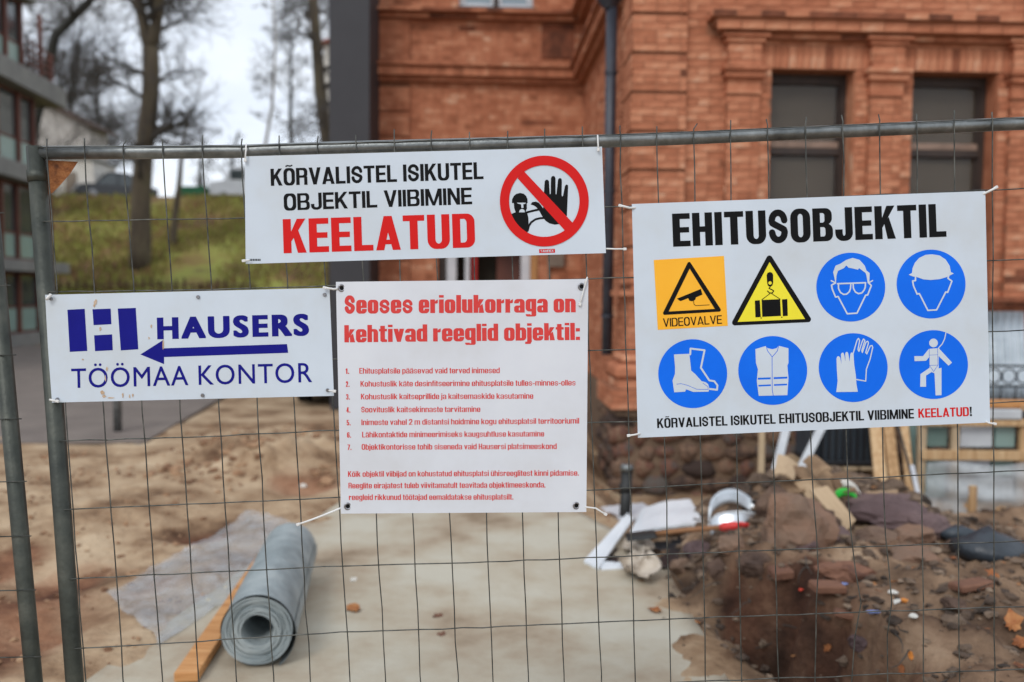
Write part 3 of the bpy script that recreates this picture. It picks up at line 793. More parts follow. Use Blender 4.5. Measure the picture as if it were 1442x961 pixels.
def glyph2(ch, W, s, b):
    """-> adds, holes, advance width"""
    base = {'Õ': 'O', 'õ': 'o', 'Ö': 'O', 'ö': 'o', 'ä': 'a', 'Ä': 'A', 'ü': 'u'}.get(ch)
    if base:
        A, H, w = glyph2(base, W, s, b); top = 1.0 if base.isupper() else .76; y = top+.07; c = w/2
        if ch in 'Õõ': A = A+stroke([(c-.30*w, y+.035), (c-.14*w, y+.09), (c+.10*w, y+.05), (c+.30*w, y+.10)], .075, cap=False)
        else: A = A+[bx_(c-s*.95, y, c-s*.25, y+.13), bx_(c+s*.25, y, c+s*.95, y+.13)]
        return A, H, w
    w = W; X = .76; ro = min(W*.46, .25); ri = max(.02, (W-2*s)/2)
    hole = lambda y0, y1, x0=s, x1=None: rr_(x0, y0, (w-s) if x1 is None else x1, y1, min(ri, ((w-s if x1 is None else x1)-x0)/2.01), ry=min(ri*1.5, (y1-y0)/2.1))
    if ch == 'I': return [bx_(0, 0, s, 1)], [], s
    if ch == 'l': return [bx_(0, 0, s, 1)], [], s
    if ch == 'H': return [bx_(0, 0, s, 1), bx_(w-s, 0, w, 1), bx_(s*.5, .5-b*.5, w-s*.5, .5+b*.5)], [], w
    if ch == 'E': w = W*.88; return [bx_(0, 0, s, 1), bx_(0, 0, w, b), bx_(0, 1-b, w, 1), bx_(0, .5-b*.48, w*.94, .5+b*.48)], [], w
    if ch == 'L': w = W*.86; return [bx_(0, 0, s, 1), bx_(0, 0, w, b)], [], w
    if ch == 'T': w = W*.96; return [bx_(w/2-s/2, 0, w/2+s/2, 1), bx_(0, 1-b, w, 1)], [], w
    if ch == 'O': return [rr_(0, -.012, w, 1.012, ro, ry=ro*1.12)], [hole(b*.85, 1-b*.85)], w
    if ch == 'D': return [rr_(0, 0, w, 1, ro*.95, '0110')], [rr_(s, b*.9, w-s, 1-b*.9, ri*.9, '0110', ry=ri*1.3)], w
    if ch == 'U': return [rr_(0, -.012, w, 1, ro, '1100', ry=ro*1.12)], [rr_(s, b*.85, w-s, 1.1, ri, '1100', ry=ri*1.3)], w
    if ch == 'J':
        w = W*.88; return [rr_(0, -.012, w, .42, w*.44, '1100', ry=.24), bx_(w-s, .2, w, 1)], [rr_(s, b*.85, w-s, .5, max(.02, (w-2*s)/2.05), '1100', ry=.08), bx_(-.1, .34, w-s, .5)], w
    if ch == 'S': return ess(W, s, b, 1.0), [], W
    if ch == 'B': return [rr_(0, 0, w, .535, min(ro*.8, .24), '0110', ry=.2), rr_(0, .49, w*.97, 1, min(ro*.8, .24), '0110', ry=.2)], [rr_(s, b*.85, w-s, .5-b*.42, ri*.8, '0110', ry=.08), rr_(s, .5+b*.38, w*.97-s, 1-b*.85, ri*.8, '0110', ry=.08)], w
    if ch == 'P' or ch == 'R':
        A = [rr_(0, .42, w, 1, ro*.85, '0110', ry=.22), bx_(0, 0, s, .6)]
        if ch == 'R': A += [rr_(w-s, 0, w*.985, .5, s*.3, '0010'), [(w-s, .0), (w-s*1.0, .40), (w*.45, .42), (w*.6, .52), (w-.01, .44), (w-.01, .2)]]
        return A, [rr_(s, .42+b*.85, w-s, 1-b*.85, ri*.8, '0110', ry=.1)]+([bx_(s, -.1, w-s, .42)] if ch == 'R' else []), w*1.01
    if ch == 'N': return [bx_(0, 0, s*.95, 1), bx_(w-s*.95, 0, w, 1), [(0, 1), (s*1.05, 1), (w, 0), (w-s*1.05, 0)]], [], w
    if ch == 'M': w = W*1.34; m = s*.92; return [bx_(0, 0, m, 1), bx_(w-m, 0, w, 1), [(0, 1), (m*1.25, 1), (w/2+m*.42, 0), (w/2-m*.42, 0)], [(w, 1), (w-m*1.25, 1), (w/2-m*.42, 0), (w/2+m*.42, 0)]], [], w
    if ch == 'V': w = W*1.06; return [[(0, 1), (s*1.04, 1), (w/2+s*.48, 0), (w/2-s*.48, 0)], [(w, 1), (w-s*1.04, 1), (w/2-s*.48, 0), (w/2+s*.48, 0)]], [], w
    if ch == 'A': w = W*1.1; return [[(0, 0), (s*1.0, 0), (w/2+s*.5, 1), (w/2-s*.5, 1)], [(w, 0), (w-s*1.0, 0), (w/2-s*.5, 1), (w/2+s*.5, 1)], bx_(w*.22, .17, w*.78, .17+b*.8)], [], w
    if ch == 'K': w = W*1.03; return [bx_(0, 0, s, 1), [(s*.9, .30), (s*.9, .58), (w-s*1.12, 1), (w*.985, 1)], [(w, 0), (w-s*1.1, 0), (s*1.25, .50), (s*1.9, .66)]], [], w
    if ch == 'X': return [[(0, 0), (s, 0), (w, 1), (w-s, 1)], [(w, 0), (w-s, 0), (0, 1), (s, 1)]], [], w
    if ch == '!': return [bx_(0, 0, s, .2), [(0, 1), (s, 1), (s*.8, .27), (s*.2, .27)]], [], s
    if ch in '.,': return [bx_(0, 0, s*.9, .19)]+([[(s*.9, 0), (s*.9, .1), (s*.4, -.13), (s*.1, -.13), (s*.4, 0)]] if ch == ',' else []), [], s*.9
    if ch == ':': return [bx_(0, 0, s*.9, .19), bx_(0, .5, s*.9, .69)], [], s*.9
    if ch == '-': return [bx_(0, .3, W*.6, .3+b)], [], W*.6
    # lower case
    w = W*.96; ro = min(w*.46, .2); ri = max(.02, (w-2*s)/2); b = b*.8
    hl = lambda y0, y1: rr_(s, y0, w-s, y1, ri*.98, ry=min(ri*1.6, (y1-y0)/2.1))
    if ch == 'o': return [rr_(0, -.01, w, X, ro)], [hl(b, X-b)], w
    if ch in 'bp':
        st = bx_(0, 0, s, 1) if ch == 'b' else bx_(0, -.2, s, X)
        return [rr_(0, 0, w, X, ro, '0110'), st], [hl(b, X-b)], w
    if ch in 'dg':
        st = bx_(w-s, 0, w, 1) if ch == 'd' else bx_(w-s, -.1, w, X)
        A = [rr_(0, 0, w, X, ro, '1001'), st]
        if ch == 'g': A = [rr_(0, .06, w, X, ro, '1001'), st, rr_(0, -.22, w, .02, .1, '1100', ry=.1)]; return A, [hl(b+.06, X-b), bx_(-.1, -.09, w-s, .06-.0001), bx_(s, -.13, w-s, -.0)], w
        return A, [hl(b, X-b)], w
    if ch in 'nh': return [rr_(0, 0, w, X, ro, '0010'), bx_(0, 0, s, 1 if ch == 'h' else X)], [rr_(s, -.1, w-s, X-b, ri*.9, '0011', ry=ri*1.3)], w
    if ch == 'm': w2 = w*1.62; c = w2/2; return [rr_(0, 0, c+s/2, X, ro*.8, '0010'), rr_(c-s/2, 0, w2, X, ro*.8, '0010')], [rr_(s, -.1, c-s/2, X-b, .03, '0011'), rr_(c+s/2, -.1, w2-s, X-b, .03, '0011')], w2
    if ch == 'u': return [rr_(0, 0, w, X, ro, '1000')], [rr_(s, b, w-s, X+.1, ri*.9, '1100', ry=ri*1.3)], w
    if ch == 'r': return [bx_(0, 0, s, X), [(s*.9, X-.22), (s*1.1, X-.08), (w*.72, X), (w*.72, X-.2), (s*1.3, X-.24)]], [], w*.74
    if ch == 'i': return [bx_(0, 0, s, X), bx_(0, .86, s, 1)], [], s
    if ch == 'j': return [bx_(0, -.08, s, X), bx_(0, .86, s, 1), [(s, -.05), (s*.7, -.2), (-s*.45, -.2), (-s*.45, -.08), (0, -.06)]], [], s
    if ch == 't': return [bx_(s*.3, .05, s*1.3, .94), bx_(0, X-.14, s*1.75, X), [(s*.3, .08), (s*.6, 0), (s*1.75, 0), (s*1.75, b), (s*1.3, b+.02)]], [], s*1.78
    if ch == 'f': return [bx_(s*.3, 0, s*1.3, .9), bx_(0, X-.14, s*1.75, X), [(s*.3, .88), (s*.7, 1), (s*1.8, 1), (s*1.8, .86), (s*1.3, .85)]], [], s*1.8
    if ch == 'k': return [bx_(0, 0, s, 1), [(s*.9, .2), (s*.9, .42), (w-s*1.1, X), (w*.98, X)], [(w, 0), (w-s*1.1, 0), (s*1.2, .36), (s*1.9, .5)]], [], w
    if ch == 'v': return [[(0, X), (s, X), (w/2+s*.42, 0), (w/2-s*.42, 0)], [(w, X), (w-s, X), (w/2-s*.42, 0), (w/2+s*.42, 0)]], [], w
    if ch == 's': return ess(w, s*.78, b*1.0, X), [], w
    if ch == 'e': return [rr_(0, -.01, w, X, ro)], [hl(b, X*.40), hl(X*.40+b*.8, X-b), bx_(w-s*1.01, .25, w+.1, X*.40)], w
    if ch == 'a': return [rr_(0, 0, w, X*.52, ro*.8, '1001', ry=.14), bx_(w-s, 0, w, X*.7), rr_(0, X-.26, w, X, ro, '0011', ry=.2)], [rr_(s, b*.8, w-s, X*.52-b*.75, ri*.8, ry=.06), bx_(-.05, X*.52, w-s, X-.24), rr_(s, X*.52, w-s, X-b, ri*.8, '0011', ry=.06)], w
    if ch in '1234567':
        w = W
        if ch == '1': return [bx_(s*.5, 0, s*1.5, 1), [(0, .8), (0, .68), (s*.6, .72), (s*.6, 1)]], [], s*1.5
        if ch == '7': return [bx_(0, 1-b, w, 1), [(w, 1-b), (w-s, 1-b), (w*.2, 0), (w*.2+s, 0)]], [], w
        if ch == '4': return [bx_(w-s*1.3, 0, w-s*.3, 1), bx_(0, .2, w, .2+b), [(0, .2+b), (w-s*1.4, 1), (w-s*.5, 1), (s*.8, .2+b)]], [], w
        if ch == '6': return [rr_(0, 0, w, 1, ro)], [rr_(s, b, w-s, .48, ri*.9), rr_(s, .62, w-s, 1-b, ri*.9), bx_(w-s*1.01, .6, w+.1, .74)], w
        if ch == '5': return [bx_(0, .45, s, 1), bx_(0, 1-b, w*.95, 1), rr_(0, 0, w, .64, ro, '1110', ry=.2)], [rr_(s, b, w-s, .64-b, ri*.8), bx_(-.1, .26, s, .42)], w
        if ch == '3': return ess(w, s, b, 1)[:9]+[rr_(0, 0, w, .54, ro, '1110', ry=.2), rr_(0, .46, w, 1, ro, '1110', ry=.2)], [rr_(s*.8, b, w-s, .44, ri*.8), rr_(s*.8, .58, w-s, 1-b, ri*.8), bx_(-.1, .3, s*.8, .72)], w
        if ch == '2': return [bx_(0, 0, w, b)]+stroke([(s/2, .7), (s/2, .8), (w*.3, .93), (w*.7, .93), (w-s/2, .8), (w-s/2, .62), (s*.6, b)], s, cap=False), [], w
    return [bx_(0, 0, w, .5)], [], w
_g2 = {}
def grot2d(t, asp, s=.19, b=.15, gap=.07, sp=.42):
    """set a line so that its width / cap height is asp"""
    def width(W, build=False):
        x = 0; V = []; F = []
        for ch in t:
            if ch == ' ': x += sp*W+gap*.3; continue
            key = (ch, round(W, 4), s, b)
            A, H, w = glyph2(ch, W, s, b)
            if build:
                if key not in _g2: _g2[key] = union2d(A, H)
                v, f = _g2[key]; n = len(V); V += [(p[0]+x, p[1]) for p in v]; F += [[i+n for i in q] for q in f]
            x += w+gap
        return (x-gap, V, F)
    lo_, hi_ = .3, 1.6
    for _ in range(18):
        m = (lo_+hi_)/2
        if width(m)[0] < asp: lo_ = m
        else: hi_ = m
    w, V, F = width(m, True)
    return [(x/w, y) for x, y in V], F

def Zc(ox, oy, sc):
    return lambda pts: [(ox+x/sc, oy+y/sc) for x, y in pts]

SIGNQ = []
class Sign:
    def P(s, x, y, o=0.0):
        return FPT(x, y, s.off+o+(s.wave(x, y) if s.wave else 0))
    def __init__(s, name, label, cat, q, m, off=.0245, thick=.003, wave=None):
        """q = corners TL TR BR BL"""
        s.off = off; s.wave = wave; SIGNQ.append(q)
        c = (FPT(*q[2], off)+FPT(*q[3], off))/2
        s.root = thing(name, label, cat, c)
        if wave:
            def fn(u, v):
                x = (q[3][0]*(1-u)+q[2][0]*u)*(1-v)+(q[0][0]*(1-u)+q[1][0]*u)*v; y = (q[3][1]*(1-u)+q[2][1]*u)*(1-v)+(q[0][1]*(1-u)+q[1][1]*u)*v
                return s.P(x, y)
            part('panel', G().sheet(fn, 30, 30, thick), m, s.root, smooth=False); return
        V = [FPT(x, y, off) for x, y in q]+[FPT(x, y, off-thick) for x, y in q]
        part('panel', (V, [(0, 3, 2, 1), (4, 5, 6, 7), (0, 1, 5, 4), (1, 2, 6, 5), (2, 3, 7, 6), (3, 0, 4, 7)]), m, s.root)
    def shape(s, name, adds, m, holes=(), lay=1, parent=None, label=None):
        V, F = union2d(adds, holes)
        return s.flat(name, V, F, m, lay, parent, label)
    def flat(s, name, V, F, m, lay=1, parent=None, label=None):
        W = [s.P(x, y, .0005*lay) for x, y in V]
        F2 = []
        for f in F:
            n_ = (W[f[1]]-W[f[0]]).cross(W[f[2]]-W[f[0]])
            F2.append(tuple(f) if n_.dot(FN) > 0 else tuple(reversed(f)))
        return part(name, (W, F2), m, parent or s.root, label=label)
    def text(s, t, a, b, h, m, ex=.05, ey=.02, tr=.02, lay=1, warp=0, parent=None, name='lettering', grot=None):
        """t fills the line a..b (baseline ends, px), cap height h px"""
        L = math.hypot(b[0]-a[0], b[1]-a[1])
        if grot: V, F = grot2d(t, L/h, *grot)
        else:
            k = fit_k(t, L/h, ex, ey, tr, warp)
            V, F, asp = text2d(t, k, ex, ey, tr, warp)
        ux, uy = (b[0]-a[0])/L, (b[1]-a[1])/L
        # the letters stand upright on the sign: up is square to the baseline
        P = [(a[0]+ux*L*x+uy*h*y, a[1]+uy*L*x-ux*h*y) for x, y in V]
        return s.flat(name, P, F, m, lay, parent)

# --- top sign
q1 = [(344.5, 220.5), (847.7, 206.7), (853.3, 356.7), (346, 372)]
s1 = Sign('warning_sign', 'white warning board with KEELATUD in large red letters and a crossed-out raised hand', 'sign', q1, M['sign_white'])
s1.text('KÕRVALISTEL ISIKUTEL', (381.5, 262), (681, 252.4), 24, M['ink_black'], grot=(.2, .16))
s1.text('OBJEKTIL VIIBIMINE', (400, 296.8), (665, 287.8), 23.6, M['ink_black'], grot=(.2, .16))
s1.text('KEELATUD', (399.5, 357), (669.3, 348.6), 48, M['ink_red'], grot=(.235, .17, .08))
z = Zc(680, 200, 5.34)
P = [z(p) for p in ([(358,470),(372,453),(398,449),(420,458),(438,478),(452,500),(458,470),(458,400),(465,297),(472,287),(480,284),(490,287),(497,297),(503,395),(510,390),(512,272),(519,260),(528,256),(539,260),(546,272),(547,395),(553,395),(565,285),(571,275),(580,272),(589,276),(594,287),(592,400),(597,412),(603,405),(617,332),(624,323),(632,321),(640,327),(641,340),(638,430),(635,500),(632,555),(612,590),(577,618),(540,623),(500,613),(473,595),(452,570),(436,540),(420,512),(400,490),(385,480)],)]
hand = P[0]
s1.shape('hand_silhouette', [hand], M['ink_black'], lay=1)
head = z([(218,460),(220,432),(232,408),(250,392),(280,384),(308,391),(325,407),(335,430),(337,460),(330,460),(331,500),(322,525),(335,540),(342,570),(344,620),(336,685),(300,700),(262,676),(232,643),(215,600),(208,560),(216,541),(240,532),(246,530),(236,500),(232,460)])
brow = z([(254,457),(322,457),(320,466),(304,469),(305,497),(290,498),(287,470),(264,465)])
mouth = z([(271,530),(277,512),(294,503),(311,511),(317,530)])
neck = []
arms = stroke(z([(325,532),(370,520),(425,508)]), 3.0)+stroke(z([(337,668),(345,635),(362,606),(395,583),(430,574),(470,572)]), 2.9)
s1.shape('figure_silhouette', [head]+arms, M['ink_black'], holes=[brow, mouth, hand], lay=1)
cx, cy = 766.5, 283.4
s1.shape('prohibition_ring', [circ(cx, cy, 62.6, 72, 64)], M['ink_red'], holes=[circ(cx, cy, 49.6, 64, 50.4)], lay=3)
s1.shape('prohibition_bar', [z([(310,222),(681,615),(670,640),(640,660),(618,668),(262,275),(275,248),(290,232)])], M['ink_red'], lay=2)
tg = s1.shape('maker_tag', [[(759, 351.2), (781.3, 350.6), (781.7, 356), (759.4, 356.6)]], M['ink_red'], lay=1)
s1.text('TAMREX', (761, 355.4), (779.6, 354.9), 3.2, M['sign_white'], lay=2, parent=tg, grot=(.2, .16, .1))
s1.shape('fine_print', [[(351.5+i*2.3, 364.9-.02*i), (353+i*2.3, 364.8), (353+i*2.3, 367.6), (351.5+i*2.3, 367.7)] for i in range(7)], M['ink_black'], lay=1)

# --- left sign
q2 = [(63.5, 415.5), (464, 405.7), (470.3, 557.7), (71.7, 567.3)]
s2 = Sign('direction_sign', 'white direction board with navy block logo and arrow pointing left', 'sign', q2, M['sign_white'], off=.0215)
z = Zc(0, 320, 3.004)
for p in ([(285,350),(358,346),(369,524),(295,528)], [(391,348),(468,345),(471,411),(396,415)], [(398,458),(474,454),(477,521),(402,525)], [(498,345),(574,342),(585,517),(511,522)]):
    s2.shape('logo_block', [z(p)], M['ink_navy'])
s2.text('HAUSERS', (221.5, 320+475/3.004), (435.3, 320+459/3.004), 30.5, M['ink_navy'], .058, .03, .012)
s2.shape('arrow', [z([(594,539),(690,478),(692,513),(1214,495),(1219,532),(694,550),(694,580)])], M['ink_navy'])
s2.text('TÖÖMAA KONTOR', (100.8, 320+681/3.004), (439.6, 320+656/3.004), 27.2, M['ink_navy'], .004, .002, .03)
# rust runs below the fixings
rnd = random.Random(4)
st = []
for (x, y, a, b) in ((404,318,7,11),(398,332,4,7),(432,700,8,9),(440,716,7,7),(520,712,4,9),(548,716,3,10),(562,712,3,8),(424,432,4,9),(640,420,3,7),(630,470,3,6),(350,560,3,4),(452,600,4,10),(446,640,3,12),(690,500,3,22),(470,722,14,3)):
    st.append(z([(x+a*math.cos(t)*(1+.4*rnd.uniform(-1,1)), y+b*math.sin(t)*(1+.3*rnd.uniform(-1,1))) for t in [i*.7 for i in range(9)]]))
s2.shape('rust_stain', st, M['stain'], lay=2)
for x, y in ((215,303),(838,296),(1373,286),(857,712),(243,729),(1386,690)):
    p = FPT(x/3.004, 320+y/3.004, .0225)
    g = G(); g.tube([p, p+FN*.0035], [.0052, .0042], 10); part('screw', g, M['grommet'], s2.root)

# --- rules banner
q3 = [(473, 397.2), (828.5, 393.2), (825.7, 721.3), (480.2, 723.6)]
s3 = Sign('rules_banner', 'white banner with eyelets listing seven site rules in red print', 'banner', q3, M['banner_white'], off=.0275, thick=.0012,
          wave=lambda x, y: .0028*math.sin((x-478)/348*math.pi)*math.sin((y-397)/325*math.pi)+.0016*math.sin((x-478)/348*6.5+y*.004)*math.sin((y-397)/325*math.pi))
LR = M['ink_light_red']
s3.text('Seoses eriolukorraga on', (484.8, 441.8), (810.7, 440), 25.2, LR, grot=(.265, .18, .055))
s3.text('kehtivad reeglid objektil:', (485, 482.4), (816.7, 479), 24.2, LR, grot=(.265, .18, .055))
z = Zc(480, 320, 3.004)
rules = [('Ehitusplatsile pääsevad vaid terved inimesed', 78, 672, 620, 618), ('Kohustuslik käte desinfitseerimine ehitusplatsile tulles-minnes-olles', 83, 993, 675, 670),
 ('Kohustuslik kaitseprillide ja kaitsemaskide kasutamine', 85, 814, 729, 726), ('Soovituslik kaitsekinnaste tarvitamine', 86, 590, 784, 782),
 ('Inimeste vahel 2 m distantsi hoidmine kogu ehitusplatsil territooriumil', 87, 1008, 838, 831), ('Lähikontaktide minimeerimiseks kaugsuhtluse kasutamine', 90, 860, 890, 886),
 ('Objektikontorisse tohib siseneda vaid Hausersi platsimeeskond', 88, 913, 942, 939)]
for i, (t, x0, x1, y0, y1) in enumerate(rules):
    a, b = z([(x0, y0), (x1, y1)])
    s3.text(t, a, b, 7.9, LR, grot=(.185, .12, .085))
    a, b = z([(20+i*1.2, y0+1), (35+i*1.6, y0+1)])
    s3.text('%d.' % (i+1), a, b, 7.6, LR, grot=(.19, .13, .1))
z = Zc(480, 640, 2.994)
for t, x0, x1, y0, y1 in (('Kõik objektil viibijad on kohustatud ehitusplatsi ühisreeglitest kinni pidamise.', 30, 1003, 95, 90), ('Reeglite eirajatest tuleb viivitamatult teavitada objektimeeskonda,', 32, 862, 144, 140), ('reegleid rikkunud töötajad eemaldatakse ehitusplatsilt.', 34, 727, 193, 191)):
    a, b = z([(x0, y0), (x1, y1)]); s3.text(t, a, b, 7.9, LR, grot=(.185, .12, .085))
for x, y in ((481.3, 406), (819, 404), (490, 713.3), (811.8, 712.3)):
    g = G(); c = FPT(x, y, .0277); ex_ = (FPT(x+1, y, .0272)-c).normalized(); ez_ = ex_.cross(FN).normalized()
    n = 20; V = []; F = []
    for r_, o_ in ((.0105, 0), (.0098, .0014), (.0075, .0018), (.0056, .001), (.0050, -.0008)):
        for k in range(n):
            a = 2*math.pi*k/n; V.append(c+(ex_*math.cos(a)+ez_*math.sin(a))*r_+FN*o_)
    for j in range(4):
        for k in range(n): F.append((j*n+k, j*n+(k+1) % n, (j+1)*n+(k+1) % n, (j+1)*n+k))
    g.add(V, F); gr = part('eyelet', g, M['grommet'], s3.root, smooth=True)
    g = G(); g.tube([c+FN*-.0012, c+FN*.0003], .0056, 14); part('eyelet_hole', g, M['ink_black'], gr)

# --- right sign
q4 = [(889.8, 287.6), (1387.5, 269.3), (1394.3, 595.2), (898.2, 616.8)]
s4 = Sign('safety_sign', 'large white safety board with yellow warnings and six blue round pictograms', 'sign', q4, M['sign_white'])
s4.text('EHITUSOBJEKTIL', (948, 347.8), (1333, 333.6), 46.6, M['ink_black'], grot=(.225, .17))
bl = 'KÕRVALISTEL ISIKUTEL EHITUSOBJEKTIL VIIBIMINE'
s4.text(bl, (925.6, 603.2), (1287.3, 589.5), 13.6, M['ink_black'], grot=(.2, .15))
s4.text('KEELATUD', (1293.4, 588.6), (1364.6, 586.2), 12.8, M['ink_red'], grot=(.2, .15))
s4.text('!', (1366, 586.2), (1368.7, 586.1), 13, M['ink_black'], grot=(.2, .15))
z = Zc(900, 260, 4.37)
am = s4.shape('camera_notice', [z([(90,465),(522,440),(546,870),(115,895)])], M['ink_amber'], lay=1)
def rtri(a, b, c, r):
    """corner-rounded triangle as the hull of three discs"""
    P = [Vector(p) for p in circ(*a, r, 14)+circ(*b, r, 14)+circ(*c, r, 14)]
    return [tuple(P[i]) for i in convex_hull_2d(P)]
s4.shape('warning_triangle', [z(rtri((308,488),(158,792),(492,772), 11))], M['ink_black'], holes=[z([(311,518),(182,782),(466,766)])], lay=2, parent=am)
s4.shape('camera_symbol', [z([(233,703),(380,643),(390,678),(350,695),(345,710),(328,719),(310,716),(302,700),(255,718),(245,712)])]+stroke(z([(335,715),(338,738),(348,746),(432,741)]), .8), M['ink_black'], lay=2, parent=am)
s4.text('VIDEOVALVE', (900+149/4.37, 260+877/4.37), (900+511/4.37, 260+857/4.37), 12.0, M['ink_black'], lay=2, parent=am, grot=(.14, .12, .08))
tri = s4.shape('load_triangle', [z(rtri((802,455),(590,850),(1040,830), 18))], M['ink_black'], lay=1)
s4.shape('load_background', [z([(803,478),(607,846),(1021,828)])], M['ink_yellow'], lay=2, parent=tri)
hook = [z([(785,560),(790,545),(803,539),(818,543),(825,556),(825,605),(820,622),(806,630),(792,622),(788,605)])]
s4.shape('load_symbol', hook+stroke(z([(808,628),(800,640),(818,648),(828,655),(820,668),(803,668),(790,656)]), 1.4)+stroke(z([(810,668),(755,710)]), .9)+stroke(z([(810,668),(868,706)]), .9)
         +[z([(712,715),(743,712),(749,816),(716,818)]), z([(754,711),(868,706),(873,809),(758,815)]), z([(879,708),(912,705),(915,808),(885,811)])]
         +[z(circ(751, 822, 4, 8)), z(circ(878, 817, 4, 8))], M['ink_black'], holes=[z(circ(806, 606, 11, 14))], lay=3, parent=tri)
DISC = [(1198.1,404.6),(1311.2,400.3),(975.5,526.5),(1088.2,522),(1201.5,518),(1314.6,513.7)]
disc = [s4.shape('mandatory_disc', [circ(x, y, 48.5, 72)], M['ink_blue'], lay=1) for x, y in DISC]
SW = M['sign_white']
z = Zc(1140, 260, 4.37)
hair = z([(160,612),(150,560),(145,540),(160,500),(190,488),(225,465),(265,452),(308,464),(340,500),(350,530),(370,545),(368,600),(358,608),(350,560),(345,545),(325,530),(305,515),(298,525),(270,518),(240,512),(226,498),(212,515),(175,532),(166,560),(163,600)])
s4.shape('goggles_symbol', [hair]+stroke(z([(160,606),(135,620),(140,645),(160,693),(176,690),(232,796),(292,792),(345,682),(358,680),(380,622),(362,604)]), 2.1)
   +stroke(z([(133,592),(155,603)]), 1.8)+stroke(z([(388,592),(362,606)]), 1.8)
   +stroke(z([(172,611),(345,605)]), 2.1)+stroke(z([(178,613),(178,640),(190,665),(210,677),(228,675),(245,660),(252,640),(254,615)]), 2.0)
   +stroke(z([(268,612),(270,640),(282,662),(300,672),(322,668),(336,650),(343,632),(344,608)]), 2.0), SW, lay=2, parent=disc[0])
hel = z([(610,556),(630,545),(634,515),(648,482),(675,452),(715,433),(755,430),(800,437),(838,462),(862,500),(870,540),(888,548),(860,562),(845,570),(800,583),(745,588),(700,584),(660,570),(635,566)])
s4.shape('helmet_symbol', [hel]+stroke(z([(652,572),(652,592),(634,594),(640,625),(662,675),(676,672),(728,775),(782,772),(838,662),(850,664),(876,595),(852,578),(856,562)]), 2.1), SW, lay=2, parent=disc[1])
z = Zc(900, 450, 5.058)
boot = z([(248,250),(358,245),(371,365),(400,390),(445,440),(475,448),(492,462),(500,490),(495,515),(385,517),(335,498),(328,515),(250,520),(238,435),(255,390),(256,340)])
line = stroke(z([(268,462),(300,458),(350,472),(410,498),(492,500),(490,480),(455,455)]), .7)
s4.shape('boots_symbol', [boot]+stroke(z([(364,250),(366,208),(466,220),(440,345),(500,435),(535,440),(558,470),(555,502),(505,496)]), 2.6), SW, holes=line, lay=2, parent=disc[2])
vest = z([(828,212),(902,190),(915,205),(948,213),(980,205),(993,188),(1064,206),(1064,310),(1056,330),(1064,420),(1056,540),(852,545),(838,440),(846,355),(832,310)])
hl = stroke(z([(905,192),(915,225),(948,268),(985,225),(993,190)]), .9)+stroke(z([(947,268),(948,500),(956,545)]), .9)
hl += [z([(845,416),(937,413),(937,427),(846,430)]), z([(958,412),(1056,408),(1056,422),(958,426)]), z([(849,467),(939,463),(939,475),(850,479)]), z([(960,462),(1054,458),(1054,470),(960,474)])]
hl.append(z([(905,188),(915,203),(948,212),(980,203),(992,186),(985,160),(915,160)]))
s4.shape('vest_symbol', [vest], SW, holes=hl, lay=2, parent=disc[3])
z = Zc(1140, 450, 5.058)
glove = z([(192,280),(197,265),(208,262),(218,272),(228,318),(223,250),(230,238),(241,238),(247,252),(256,302),(254,245),(260,232),(271,233),(277,248),(284,302),(290,250),(296,236),(308,238),(314,252),(318,320),(330,400),(334,460),(344,516),(190,518),(200,440),(194,350)])
g2 = stroke(z([(310,245),(338,150),(348,136),(357,150),(345,215),(352,228),(375,158),(384,140),(394,150),(372,222),(376,236),(402,162),(414,156),(420,168),(400,235),(408,246),(432,190),(445,186),(450,200),(432,280),(405,355),(400,440),(332,428)]), 1.6)
s4.shape('gloves_symbol', [glove]+g2, SW, lay=2, parent=disc[4])
P = [circ(883, 168, 31, 26), [(746,262),(808,262),(850,210),(920,205),(1015,308),(990,330),(920,262),(920,350),(940,345),(940,540),(898,542),(890,385),(870,375),(830,400),(830,480),(788,480),(790,390),(855,345),(855,265),(830,295),(748,298)]]
s4.shape('harness_symbol', [z(p) for p in P]+stroke(z([(915,208),(945,175),(962,140),(972,92)]), 1.5), SW,
   holes=stroke(z([(853,210),(852,325),(884,372),(915,325),(912,208)]), .6)+stroke(z([(853,255),(913,252)]), .5)+stroke(z([(856,328),(914,326)]), .6), lay=2, parent=disc[5])

# --- cable ties: each holds a corner of a sign to the mesh
def tie(label, pts, r=.0022, off=.032):
    t = thing('cable_tie', label, 'cable tie', FPT(*pts[0], off), group='white cable ties holding the signs to the mesh')
    P = [FPT(x, y, off-(.014 if i == len(pts)-1 and len(pts) > 2 else 0)) for i, (x, y) in enumerate(pts)]
    P2 = []
    for a, b in zip(P, P[1:]):
        for k in range(4): P2.append(a+(b-a)*k/4+FN*.002*math.sin(k*math.pi/4))
    P2.append(P[-1])
    g = G(); g.tube(P2, r, 6); part('strap', g, M['tie'], t, smooth=True)
    d = (P[1]-P[0]).normalized(); m = Matrix.Translation(P[0]) @ d.to_track_quat('X', 'Y').to_matrix().to_4x4()
    g = G(); g.bbox((-.006, -.0035, -.0032), (.003, .0035, .0032), .001, m); part('lock_head', g, M['tie'], t)
tie('white tie over the top rail at the top left corner of the KEELATUD board', [(345.5, 225), (346.5, 212), (347, 203)])
tie('white tie over the top rail at the top right corner of the KEELATUD board', [(842.5, 210), (842, 201), (841.5, 191)])
tie('short white tie at the bottom left corner of the KEELATUD board', [(344, 367.5), (352, 366.5)])
tie('white tie sticking out from the bottom right corner of the KEELATUD board', [(879, 351), (866, 351), (852, 350.5)])
tie('white tie at the top left corner of the direction board', [(70, 417), (66, 422)], .004)
tie('white tie pulled across from the direction board to the rules banner', [(458, 405.5), (470, 407.5), (481, 406)], .003)
tie('white tie at the lower right corner of the direction board', [(470, 551), (463, 550)])
